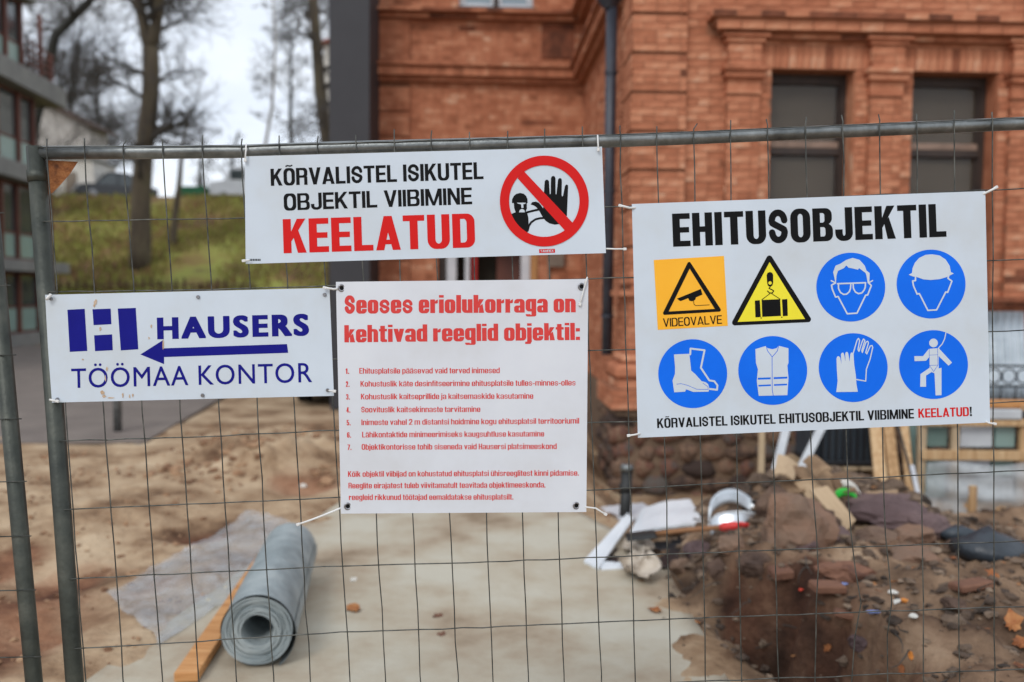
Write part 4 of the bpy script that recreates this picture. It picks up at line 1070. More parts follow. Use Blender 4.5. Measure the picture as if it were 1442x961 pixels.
tie('white tie under the lower left corner of the direction board', [(80, 565), (70, 563)], .003)
tie('white tie looped through the top right eyelet of the rules banner', [(817, 428), (822, 408), (827, 391), (820, 404)], .0022)
tie('long white tail of the tie through the bottom left eyelet of the rules banner', [(420.5, 738.5), (450, 728), (484, 714)], .0028)
tie('white tie bent down from the bottom right eyelet of the rules banner', [(852, 724), (839, 716), (813, 712.5)], .0024)
tie('white tie knotted at the top left corner of the safety board', [(874, 290), (886, 293), (897, 293)], .003)
tie('white tie at the top right corner of the safety board', [(1402, 264.5), (1394, 269), (1381, 275)], .0034)
tie('white tie at the bottom left corner of the safety board', [(886, 613.5), (896, 612), (903, 610)], .0026)
tie('white tie at the bottom right corner of the safety board', [(1400, 597), (1393, 596), (1386, 593)], .0026)

# ------------------------------------------------------------------ the brick building
TH = R(2.4)
BO = at_y(885, 415, 9.0); BO.z = 0
BM = Matrix.Translation(BO) @ Matrix.Rotation(TH, 4, 'Z')
BU = Vector((math.cos(TH), math.sin(TH), 0)); BW = Vector((-math.sin(TH), math.cos(TH), 0))
def FU(px, py, wd=0.0):
    p = on_plane(px, py, BO+BW*wd, -BW)
    return (p-BO).dot(BU), p.z
bld = thing('brick_building', 'ornate red brick building with stepped quoins, cornices and rough stone plinth', 'building', BO, TH)
def bpart(name, boxes, m, parent=None, label=None):
    g = G()
    for a, b in boxes: g.box(a, b)
    return part(name, g, m, parent or bld, local=True, label=label)
BR = []
brnd = random.Random(11)
def clip_row(u0, u1, zc, skips):
    segs = [(u0, u1)]
    for (a, b, c, d) in skips:
        if c < zc < d:
            ns = []
            for s0, s1 in segs:
                if b <= s0 or a >= s1: ns.append((s0, s1)); continue
                if a > s0: ns.append((s0, a))
                if b < s1: ns.append((b, s1))
            segs = ns
    return segs
def brick_face(axis_, u0, u1, z0, z1, w, ch=.0785, skips=(), soot=0.0, BL=.25, proud=.006, solid=False):
    """running bond over a rectangle: axis_ 'x' faces the camera at y=w, 'y' faces left at x=w"""
    n = max(1, round((z1-z0)/ch)); h = (z1-z0)/n
    for r_ in range(n):
        za = z0+r_*h; off = (.5*BL if r_ % 2 else 0)+brnd.uniform(-.01, .01)
        L_ = BL if r_ % 4 != 1 else BL/2
        for s0, s1 in clip_row(u0, u1, za+h/2, skips):
            x = s0-((s0-u0+off) % L_)
            while x < s1-.02:
                a = max(s0, x); b = min(s1, x+L_)
                if b-a > .03:
                    j = brnd.uniform(-.003, .003)
                    sooty = noise.noise(Vector((a*1.3, za*1.9, w+3)))*.5+brnd.uniform(-.12, .12)+soot > .37
                    lo_, hi_ = w-proud+j, w+.03
                    g_ = (a+.004 if a > s0 else a, (b-.005) if b < s1 else b)
                    BR.append((axis_, g_[0], g_[1], lo_, hi_, za+.0045, za+h-.0045, sooty))
                x += L_
def soldiers(u0, u1, z0, z1, w, ch=.08):
    n = max(1, round((u1-u0)/ch)); h = (u1-u0)/n
    for i in range(n):
        BR.append(('x', u0+i*h+.004, u0+(i+1)*h-.004, w-.006+brnd.uniform(-.003,.003), w+.03, z0+.003, z1-.003, brnd.random() < .1))

# ---- right hand section
WT = 7.4; UR = 7.6; WW = .075
uq = FU(965, 200)[0]
zt = FU(1140, 98, WW)[1]; zb = FU(1000, 416, WW)[1]
opens = []
for a, b in ((1085, 1204), (1284, 1405), (1483, 1606)):
    ua, ub = FU(a, 150, WW)[0], FU(b, 150, WW)[0]; opens.append((ua, ub))
o4 = opens[2][1]+(opens[1][0]-opens[0][1]); opens.append((o4, o4+.9))
xs = [uq]+[v for o in opens for v in o]+[UR]
core = [((xs[i], WW, zb), (xs[i+1], WW+.5, zt)) for i in range(0, len(xs), 2)]
core += [((uq, WW, zt), (UR, WW+.5, WT)), ((uq, WW, .4), (UR, WW+.5, zb))]
bpart('wall', core, M['mortar'])
bpart('wall_return', [((.075, .66, .3), (.55, 4.7, WT))], M['mortar'])
ze0 = FU(1100, 20, WW)[1]; ze1 = FU(1100, 52, WW)[1]
ue = FU(1003, 30, WW-.2)[0]
# pilasters
pil = []
pp = [FU(a, 200, WW-.06)[0] for a in (1023, 1068)]; pw = pp[1]-pp[0]; step = opens[1][0]-opens[0][0]
for i in range(5): pil.append((pp[0]+i*step, pp[0]+i*step+pw))
zc0, zc1, zn = FU(1045, 96, 0)[1], FU(1045, 110, 0)[1], FU(1045, 132, 0)[1]
zs = FU(1000, 430, 0)[1]
for a, b in pil:
    bpart('pilaster', [((a, WW-.06, zb), (b, WW, zc1)), ((a, WW-.09, zc0), (b, WW, ze1))], M['mortar'])
    brick_face('x', a, b, zb, zn-.02, WW-.06); brick_face('y', WW-.06, WW, zb, zn-.02, a, BL=.06)
    brick_face('x', a, b, zc0, ze1-.02, WW-.09); brick_face('y', WW-.09, WW, zc0, ze1-.02, a, BL=.09)
    for bx_ in [((a-.065, WW-.16, zc0-.03), (b+.065, WW, zc0+.012)), ((a-.04, WW-.125, zc1), (b+.04, WW, zc0-.032)),
                      ((a-.012, WW-.085, zn), (b+.012, WW, zn+.035)), ((a-.005, WW-.07, zn+.037), (b+.005, WW, zc1-.002)),
                      ((a-.035, WW-.12, ze1-.09), (b+.035, WW, ze1-.045)), ((a-.075, WW-.15, ze1-.043), (b+.075, WW, ze1-.003))]: bpart('capital', [bx_], M['brick'])
sk = [(a, b, zb, zt) for a, b in opens]+[(a-.002, b+.002, zb, ze1) for a, b in pil]
brick_face('x', uq+.01, UR, zb+.002, zt, WW, skips=sk)
brick_face('x', uq+.01, pil[0][0]-.002, zt, zt+.245, WW)
for a, b in [(x[1], y[0]) for x, y in zip(pil, pil[1:])]:
    soldiers(a+.005, b-.005, zt, zt+.24, WW-.012)
brick_face('x', uq+.01, UR, zt+.245, ze1, WW, skips=[(a-.002, b+.002, 0, 9) for a, b in pil]+[(pil[0][1], 9, 0, zt+.24)])
bpart('lintel', [((pil[0][1]+.004, WW-.006, zt-.002), (UR, WW+.03, zt+.236))], M['mortar'])
brick_face('x', uq+.01, UR, ze1, WT, WW, skips=[(ue, UR, ze1, ze0)], soot=.05)
brick_face('x', uq+.01, UR, .62, zb-.08, WW)
# reveals of the window openings seen from the left
for a, b in opens:
    bpart('reveal', [((b-.012, WW+.01, zb), (b, WW+.22, zt))], M['brick'])
# entablature ledge
zz = [FU(1200, y, WW-.2)[1] for y in (19, 28, 36, 44, 52)]
bpart('cornice', [((ue, WW-.24, zz[1]), (UR, WW, zz[0])), ((ue+.05, WW-.19, zz[2]), (UR, WW, zz[1]-.002)), ((ue+.10, WW-.15, zz[3]), (UR, WW, zz[2]-.002)), ((ue+.14, WW-.08, zz[4]), (UR, WW, zz[3]-.002))], M['mortar'])
brick_face('x', ue, UR, zz[1], zz[0], WW-.24, soot=.42); brick_face('y', WW-.24, WW, zz[1], zz[0], ue)
brick_face('x', ue+.05, UR, zz[3], zz[1]-.002, WW-.19, ch=.12); brick_face('x', ue+.14, UR, zz[4], zz[3], WW-.08, soot=.3)
# string course below the windows
bpart('string_course', [((uq-.02, WW-.13, zb-.05), (UR, WW, zb)), ((uq-.02, WW-.09, zb-.1), (UR, WW, zb-.052))], M['mortar'])
brick_face('x', uq-.02, UR, zb-.05, zb, WW-.13, soot=.3)
brick_face('x', uq-.02, UR, zb-.1, zb-.052, WW-.09, soot=.42)

# ---- corner quoins
zq = FU(925, 187)[1]; PQ = FU(925, 132)[1]-zq
z_led = FU(900, 409)[1]
bpart('quoin_core', [((.03, .03, .4), (uq-.03, .64, WT))], M['mortar'])
k = -8
while True:
    za = zq+k*PQ
    k += 1
    if za < z_led+.02: continue
    if za > WT-.4: break
    bpart('quoin_block', [((0, 0, za+.028), (uq, .65, za+PQ))], M['mortar'])
    brick_face('x', 0, uq, za+.028, za+PQ, 0); brick_face('y', 0, .65, za+.028, za+PQ, 0)
brick_face('x', .03, uq-.03, z_led, zq-3*PQ, .03); 
def ring(name, z0, z1, p, m=None, u1=None, soot=0.0, br=True):
    u1 = u1 or UR
    bpart(name, [((-p, -p, z0), (u1, .67+p, z1))], m or M['mortar'])
    if br: brick_face('x', -p, u1, z0, z1, -p, soot=soot); brick_face('y', -p, .67+p, z0, z1, -p, soot=soot)
Zq = lambda y: FU(890, y)[1]
ring('ledge', Zq(417), Zq(409), .10, M['brick'], uq+.1, br=False)
bpart('pedestal', [((-.0, 0.0, Zq(500)), (uq, .66, Zq(417)-.002))], M['mortar'])
brick_face('x', 0, uq, Zq(500), Zq(417), 0); brick_face('y', 0, .66, Zq(500), Zq(417), 0)
g = G(); g.bbox((-.07, -.07, Zq(512)), (UR, .7, Zq(500)), .03); part('plinth_moulding', g, M['brick'], bld, local=True)
g = G(); g.bbox((-.15, -.15, Zq(534)), (UR+.01, .72, Zq(512)-.003), .045); part('plinth_moulding', g, M['brick'], bld, local=True)
ring('plinth_course', Zq(546), Zq(534)-.003, .12, None, UR)
ring('plinth_course', Zq(574), Zq(546)-.003, .19, None, UR+.02)
bpart('plinth_shadow_course', [((-.13, -.13, Zq(584)), (UR, .7, Zq(574)-.003))], M['rubble_mortar'])
# rough stone base
zs0 = -.75; zs1 = Zq(584)-.004
bpart('stone_base', [((-.10, -.06, zs0), (UR, 1.2, zs1)), ((.05, 1.2, zs0), (.6, 4.7, .6))], M['rubble_mortar'])
vars_ = [mesh_of('stone', *rock_mesh(.5, .5, .5, 40+i, 1, .18), M['plinth_stone'], True) for i in range(9)]
def stone(c, s, rz=0):
    o = bpy.data.objects.new('stone', brnd.choice(vars_)); COL.objects.link(o); o.parent = bld
    o.location = c; o.scale = s; o.rotation_euler = (brnd.uniform(-.1,.1), brnd.uniform(-.15,.15)+rz, 0)
z_ = zs0+.02; row = 0
while z_ < zs1-.06:
    h = brnd.uniform(.13, .2); h = min(h, zs1-z_)
    x = -.2+brnd.uniform(0, .1)
    while x < 5.6:
        l = brnd.uniform(.16, .38)
        stone((x+l/2, -.02+brnd.uniform(-.02,.02), z_+h/2), (l*1.42, .26, h*1.5)); x += l+.015
    y = -.02
    while y < 1.2:
        l = brnd.uniform(.16, .34)
        stone((-.05, y+l/2, z_+h/2), (.24, l*1.32, h*1.38)); y += l+.015
    z_ += h+.008

# ---- windows
for a, b in opens[:3]:
    t = part('window', (lambda g_: g_)(G().box((a+.0, WW+.34, zb), (b, WW+.36, zt))), M['dark_room'], bld, local=True)
    fr = .05; y0, y1 = WW+.2, WW+.27
    zm0, zm1 = FU(1140, 219, WW+.2)[1], FU(1140, 199, WW+.2)[1]
    bx = lambda name, p, q, m: part(name, G().bbox(p, q, .006), m, t, local=True)
    bx('frame', (a, y0, zb), (a+.028, y1, zt), M['frame_brown']); bx('frame', (b-.075, y0, zb), (b, y1, zt), M['frame_brown'])
    bx('frame', (a+.03, y0, zt-.11), (b-.077, y1, zt), M['frame_brown']); bx('sill', (a+.03, y0-.02, zb), (b-.077, y1, zb+.06), M['frame_brown'])
    zmid = (zm0+zm1)/2
    bx('transom', (a+.03, y0-.015, zm0), (b-.077, y1, zmid), M['frame_brown']); bx('transom', (a+.03, y0+.01, zmid+.003), (b-.077, y1, zm1), M['transom'])
    for z0, z1 in ((zb+.06, zm0-.002), (zm1+.002, zt-.112)):
        bx('sash', (a+.03, y0+.015, z0), (a+.052, y1-.002, z1), M['frame_brown']); bx('sash', (b-.105, y0+.015, z0), (b-.079, y1-.002, z1), M['frame_brown'])
        part('pane', G().box((a+.053, y0+.03, z0), (b-.106, y0+.036, z1)), M['glass_pane'], t, local=True)
        part('blind', G().box((a+.053, y0+.055, z0), (b-.106, y0+.06, z1)), M['blind'], t, local=True)

# ---- left wing
WL = 4.7
U_L = lambda px, y=300, w_=WL: FU(px, y, w_)[0]
Z_L = lambda y, px=690, w_=WL: FU(px, y, w_)[1]
ul = U_L(523); ur = .075
d0, d1, dz = U_L(617), U_L(759), Z_L(335)
v0, v1, vz = U_L(645), U_L(748), Z_L(18, 700)
bpart('wing_wall', [((ul, WL, 0), (d0, WL+.5, WT)), ((d1, WL, 0), (ur, WL+.5, WT)), ((d0, WL, dz), (d1, WL+.5, vz)), ((d0, WL, vz), (v0, WL+.5, WT)), ((v1, WL, vz), (d1, WL+.5, WT)), ((ul, WL+.5, 0), (ul+.3, WL+6, WT))], M['mortar'])
zc = [Z_L(y, 700) for y in (94, 99, 112, 119)]
zk = [Z_L(y, 700) for y in (19, 24, 31)]
qa, qb = ul, U_L(577)
brick_face('x', qb, ur, 0, zc[3], WL, skips=[(d0, d1, 0, dz)])
brick_face('x', ul, ur, zc[0], zk[2], WL, soot=.1)
brick_face('x', ul, ur, zk[0], WT, WL, skips=[(v0, v1, zk[0], WT)])
zbk = Z_L(124, 550); pk = .388; k = 0
while zbk-k*pk > .3:
    bpart('quoin_block', [((qa-.03, WL-.05, zbk-(k+1)*pk+.03), (qb, WL+.3, zbk-k*pk))], M['mortar'])
    brick_face('x', qa-.03, qb, zbk-(k+1)*pk+.03, zbk-k*pk, WL-.05); k += 1
brick_face('x', qa, qb, 0, zbk, WL)
bpart('quoin_block', [((qa-.02, WL-.05, zc[0]), (qb, WL, zk[2]))], M['mortar']); brick_face('x', qa-.02, qb, zc[0]+.01, zk[2]-.01, WL-.05)
bpart('quoin_block', [((qa-.02, WL-.05, zk[0]), (qb, WL, WT))], M['mortar']); brick_face('x', qa-.02, qb, zk[0]+.01, WT, WL-.05)
def wing_band(name, z0, z1, p, soot=0.0, wr=True, sold=False):
    e = -.35 if wr else 0
    bpart(name, [((ul-p*.8, WL-p, z0), (ur-p, WL, z1)), ((ur-p, .95, z0), (ur+.01, WL+.0, z1))], M['mortar'])
    if sold: soldiers(ul-p*.8, ur-p, z0, z1, WL-p, .13)
    else: brick_face('x', ul-p*.8, ur-p, z0, z1, WL-p, soot=soot, ch=.09)
    brick_face('y', .95, WL-p, z0, z1, ur-p, soot=soot, ch=.09)
wing_band('cornice', zc[1], zc[0], .25, .45); wing_band('cornice', zc[2], zc[1]-.002, .19, .15, sold=True); wing_band('cornice', zc[3], zc[2]-.002, .10, .2)
wing_band('cornice', zk[1], zk[0], .24, .3); wing_band('cornice', zk[2], zk[1]-.002, .12, .2)
brick_face('y', .67, WL, .3, WT, .075, skips=[])
# panels between the cornices
bpart('panel', [((U_L(760), WL-.03, zk[2]-.55), (U_L(806), WL, zk[2]-.02))], M['brick_sooty'])
# upper window of the wing
t = part('window', G().box((v0, WL+.30, vz), (v1, WL+.32, WT)), M['dark_room'], bld, local=True)
bx = lambda name, p, q, m: part(name, G().bbox(p, q, .008), m, t, local=True)
bx('sill', (v0-.04, WL-.06, vz-.03), (v1+.04, WL+.3, vz+.075), M['frame_brown'])
um = (v0+v1)/2
for a, b in ((v0, v0+.05), (um-.035, um+.035), (v1-.05, v1)): bx('frame', (a, WL+.06, vz+.078), (b, WL+.14, WT), M['white_paint'] if a != um-.035 else M['frame_brown'])
for a, b in ((v0+.052, um-.037), (um+.037, v1-.052)):
    bx('sash', (a, WL+.08, vz+.078), (b, WL+.13, vz+.16), M['white_paint'])
    bx('sash', (a, WL+.08, vz+.165), (a+.05, WL+.13, WT), M['white_paint']); bx('sash', (b-.05, WL+.08, vz+.165), (b, WL+.13, WT), M['white_paint'])
    part('pane', G().box((a+.052, WL+.1, vz+.162), (b-.052, WL+.11, WT)), M['glass_pale'], t, local=True)
# doorway of the wing
t = part('doorway', G().box((d0, WL+.62, -.02), (d1, WL+.64, dz)), M['dark_room'], bld, local=True)
for a, b, m in ((617, 628, 'frame_brown'), (629, 643, 'white_paint'), (655, 662, 'white_paint'), (735, 748, 'white_paint'), (748.5, 758.5, 'tan_wood')):
    part('jamb', G().bbox((U_L(a), WL+.1, 0), (U_L(b), WL+.24, dz-.09), .01), M[m], t, local=True)
part('head', G().bbox((d0, WL+.1, dz-.088), (d1, WL+.24, dz), .01), M['white_paint'], t, local=True)
part('red_post', G().bbox((U_L(663.5, 300, WL+.2), WL+.26, 0), (U_L(672.5, 300, WL+.2), WL+.34, dz-.1), .01), M['red_paint'], t, local=True)
part('door_leaf', G().bbox((U_L(700, 300, WL+.4), WL+.42, 0), (U_L(734, 300, WL+.4), WL+.47, dz-.1), .01), M['mahogany'], t, local=True)
part('meter_box', G().bbox((U_L(772), WL-.12, Z_L(376)), (U_L(795), WL, Z_L(350)), .01), M['grey_box'], bld, local=True)
part('conduit', G().tube([(U_L(774), WL-.03, .3), (U_L(774), WL-.03, Z_L(376))], .014, 8), M['grey_box'], bld, local=True)
# downpipe in the inner corner
pd = lambda px, py: (lambda q: (q[0], .62, q[1]))(FU(px, py, .62))
px0, pz0 = FU(859, 200, .62); _, zlow = FU(850, 500, .62)
dp = part('downpipe', G().tube([(px0, .62, zlow), (px0, .62, 5.1)], .062, 20), M['pipe_paint'], bld, smooth=True, local=True)
zh = FU(852, 5, .62)[1]
part('hopper', G().tube([(px0-.02, .62, zh-.06), (px0-.03, .62, zh+.04), (px0-.03, .62, zh+.3)], [.065, .14, .15], 16), M['pipe_paint'], dp, local=True)
for zz_ in (1.5, 2.9, 4.2):
    part('bracket', G().tube([(px0, .62, zz_), (px0, .62, zz_+.035)], .072, 20), M['pipe_paint'], dp, local=True)

# ---- lay the bricks: the 300 that show largest are objects, the rest one mesh
def in_quad(p, q):
    s = 0
    for i in range(4):
        a, b = q[i], q[(i+1) % 4]
        if (b[0]-a[0])*(p[1]-a[1])-(b[1]-a[1])*(p[0]-a[0]) < 0: return False
    return True
sc_ = []
for i, (ax, a, b, l, h_, z0, z1, so_) in enumerate(BR):
    c = ((a+b)/2, l, (z0+z1)/2) if ax == 'x' else (l, (a+b)/2, (z0+z1)/2)
    wc = BM @ Vector(c); p = proj(wc)
    vis = 0 < p[0] < 1442 and 0 < p[1] < 961 and not any(in_quad(p, q) for q in SIGNQ)
    if vis and ax == 'x' and wc.y < 10 and any(o0 < c[0] < o1 and zb < c[2] < zt for o0, o1 in opens): vis = False
    area = (b-a)*(z1-z0)/wc.y**2*(1 if ax == 'x' else .12) if vis else 0
    sc_.append((-area, i))
sc_.sort()
lone = {i for s_, i in sc_[:298] if s_ < 0}
cache = {}; rest = G(); rest2 = G()
for i, (ax, a, b, l, h_, z0, z1, so_) in enumerate(BR):
    lo_ = (a, l, z0) if ax == 'x' else (l, a, z0); hi_ = (b, h_, z1) if ax == 'x' else (h_, b, z1)
    if i in lone:
        d = [round((hi_[k]-lo_[k])/.01)*.01 if k != 2 else round(hi_[k]-lo_[k], 3) for k in range(3)]
        key = (tuple(d), so_)
        if key not in cache: cache[key] = mesh_of('brick', *(lambda q: (q.V, q.F))(G().box([-x/2 for x in d], [x/2 for x in d])), M['brick_sooty' if so_ else 'brick'])
        o = bpy.data.objects.new('brick', cache[key]); COL.objects.link(o); o.parent = bld
        o.location = [(p+q)/2 for p, q in zip(lo_, hi_)]
        o.rotation_euler = (0, brnd.uniform(-.004, .004), 0)
    else: (rest2 if so_ else rest).box(lo_, hi_)
o = part('brickwork', rest, M['brick'], bld, local=True); o['kind'] = 'stuff'
o = part('sooty_brickwork', rest2, M['brick_sooty'], bld, local=True); o['kind'] = 'stuff'

# ------------------------------------------------------------------ dark clad block left of the wing
a = at_y(464, 300, 12.6); b = at_y(520.5, 300, 12.6)
t = thing('clad_annex', 'plain charcoal grey clad wall block left of the brick wing', 'building', ((a.x+b.x)/2, 12.8, 0))
for i in range(3):
    g = G(); g.bbox((a.x, 12.6, .02+i*3.1), (b.x, 13.9, .02+(i+1)*3.1-.006), .002); part('panel', g, M['slab_cladding'], t)

# ------------------------------------------------------------------ apartment building at the far left
LA = at_y(0, 409, 24.7); LB = at_y(86, 409, 28.9); LA.z = LB.z = 0
ld = (LB-LA).normalized(); lang = math.atan2(ld.y, ld.x)
# local frame: x runs along the facade away from the camera, -y faces the street (to the right)
apt = thing('apartment_building', 'modern apartment block at far left with grey parapet bands and brown window frames', 'building', LB, lang)
LM = WM[apt.name]
FL = 16.0
def ab(name, a, b, m, parent=None, bev=.01):
    return part(name, G().bbox(a, b, bev), M[m], parent or apt, local=True)
fl = [2.66, 5.54, 8.45]
ab('core', (-FL, .45, 0), (-1.6, 9, 8.3), 'facade_dark')
ab('plinth', (-FL, .1, -.1), (-.1, .449, .42), 'parapet')
for z0, e, h in ((fl[0], .0, .34), (fl[1], -1.2, .5), (fl[2], .0, .62)):
    ab('parapet', (-FL, -.3, z0-h), (e, .3 if e else .44, z0), 'parapet')
    ab('floor_slab', (-FL, .302, z0-h), (e-.02, 9.1, z0-h+.25), 'parapet')
levels = [(.42, 2.3), (2.68, 5.02), (5.56, 7.82), (8.47, 10.6)]
for li, (z0, z1) in enumerate(levels):
    x = -.25 if li < 2 else -1.4
    if li == 3: x = -2.1
    n = 0
    while x > -FL+.3:
        ab('post', (x-.13, .12, z0), (x, .3, z1), 'mahogany')
        wdt = 1.35 if n % 2 else 1.0
        w_ = ab('window', (x-.13-wdt+.02, .3, z0), (x-.15, .33, z1), 'dark_room')
        ab('frame', (x-.13-wdt+.02, .2, z0), (x-.15, .28, z0+.08), 'mahogany', w_); ab('frame', (x-.13-wdt+.02, .2, z1-.1), (x-.15, .28, z1), 'mahogany', w_)
        zm = z0+.78
        ab('transom', (x-.13-wdt+.02, .2, zm), (x-.15, .28, zm+.07), 'mahogany', w_)
        part('pane', G().box((x-.13-wdt+.02, .22, z0+.082), (x-.15, .25, zm-.002)), M['glass_green'], w_, local=True)
        part('pane', G().box((x-.13-wdt+.02, .22, zm+.072), (x-.15, .25, z1-.102)), M['glass_dark'], w_, local=True)
        if n % 2 == 0: part('curtain', G().box((x-.13-wdt*.6, .27, zm+.08), (x-.2, .28, z1-.11)), M['curtain'], w_, local=True)
        x -= wdt; n += 1
ab('roof_slab', (-FL, -.2, 10.6), (-1.9, 9, 10.9), 'parapet')
# open corner balcony and trellis at the end of the top floor
for x, z1 in ((-.9, 10.6), (-.15, 9.5)): ab('balcony_post', (x-.1, .05, 8.46), (x, .18, z1), 'mahogany')
for i in range(5): ab('trellis_slat', (-1.9, .08, 8.6+i*.22), (-.02, .14, 8.68+i*.22), 'mahogany')
for i in range(3): ab('trellis_upright', (-1.75+i*.45, .14, 8.46), (-1.68+i*.45, .2, 9.75), 'facade_dark')

# ------------------------------------------------------------------ houses on top of the hill
def house(label, x0, x1, y0, y1, zb_, ze, rz_, wall, roof, rx=None, wins=()):
    h = thing('house', label, 'house', ((x0+x1)/2, (y0+y1)/2, zb_))
    part('wall', G().box((x0, y0, zb_-.5), (x1, y1, ze)), M[wall], h)
    rx = rx if rx is not None else (x0+x1)/2; o = .35
    sl_ = (rz_-ze)/(rx-x0); sr = (rz_-ze)/(x1-rx)
    part('gable', G().prism([(x0, ze+.002), (x1, ze+.002), (rx, rz_)], y0+.02, y1-.02), M[wall], h)
    part('roof', G().prism([(x0-o, ze-sl_*o), (rx, rz_), (rx, rz_+.22), (x0-o, ze-sl_*o+.22)], y0-.4, y1+.4), M[roof], h)
    part('roof', G().prism([(rx, rz_), (x1+o, ze-sr*o), (x1+o, ze-sr*o+.22), (rx, rz_+.22)], y0-.4, y1+.4), M[roof], h)
    for (a, b, c, d) in wins:
        w_ = part('window', G().bbox((a, y0-.05, c), (b, y0+.02, d), .01), M['white_paint'], h)
        part('pane', G().box((a+.08, y0-.07, c+.08), (b-.08, y0-.052, d-.08)), M['glass_dark'], w_)
    return h
h1 = at_y(126, 178, 50)
house('pale grey gabled house on the hill behind the left end of the fence', h1.x-8, h1.x, 50, 52.2, 6.7, h1.z, h1.z+2.4, 'house_grey', 'roof_dark', h1.x-5, [(h1.x-3.2, h1.x-2.2, 8.2, 9.6), (h1.x-1.6, h1.x-.8, 8.2, 9.6)])
# low white garage in front of it
h2 = at_y(129, 226, 46.8); h3 = at_y(84, 226, 46.8)
gar = thing('garage', 'low whitewashed garage wall at the top of the grassy slope', 'garage', ((h2.x+h3.x)/2, 48, 6.7))
part('wall', G().prism([(h3.x-1.6, 6.2), (h2.x+.35, 6.2), (h2.x, h2.z), (h3.x, h3.z)], 46.8, 49.6), M['stucco'], gar)
part('coping', G().box((h3.x-.1, 46.7, h3.z+.002), (h2.x+.1, 49.7, h3.z+.12)), M['parapet'], gar)
part('door', G().bbox((h3.x+.3, 46.74, 6.6), (h3.x+.9, 46.79, 8.2), .01), M['grey_box'], gar)
c1 = at_y(455.5, 62, 46)
hh = thing('house', 'tall cream house with red roof edge beside the dark annex', 'house', (c1.x+3, 50, 6.7))
part('wall', G().box((c1.x, 46, 6.2), (c1.x+6, 54, c1.z)), M['stucco'], hh)
part('roof', G().prism([(c1.x-.3, c1.z+.002), (c1.x+6.3, c1.z+.002), (c1.x+4, c1.z+1.6)], 45.7, 54.3), M['roof_red'], hh)
part('window', G().bbox((c1.x+.8, 45.94, 12.0), (c1.x+1.7, 45.99, 13.5), .01), M['glass_dark'], hh)

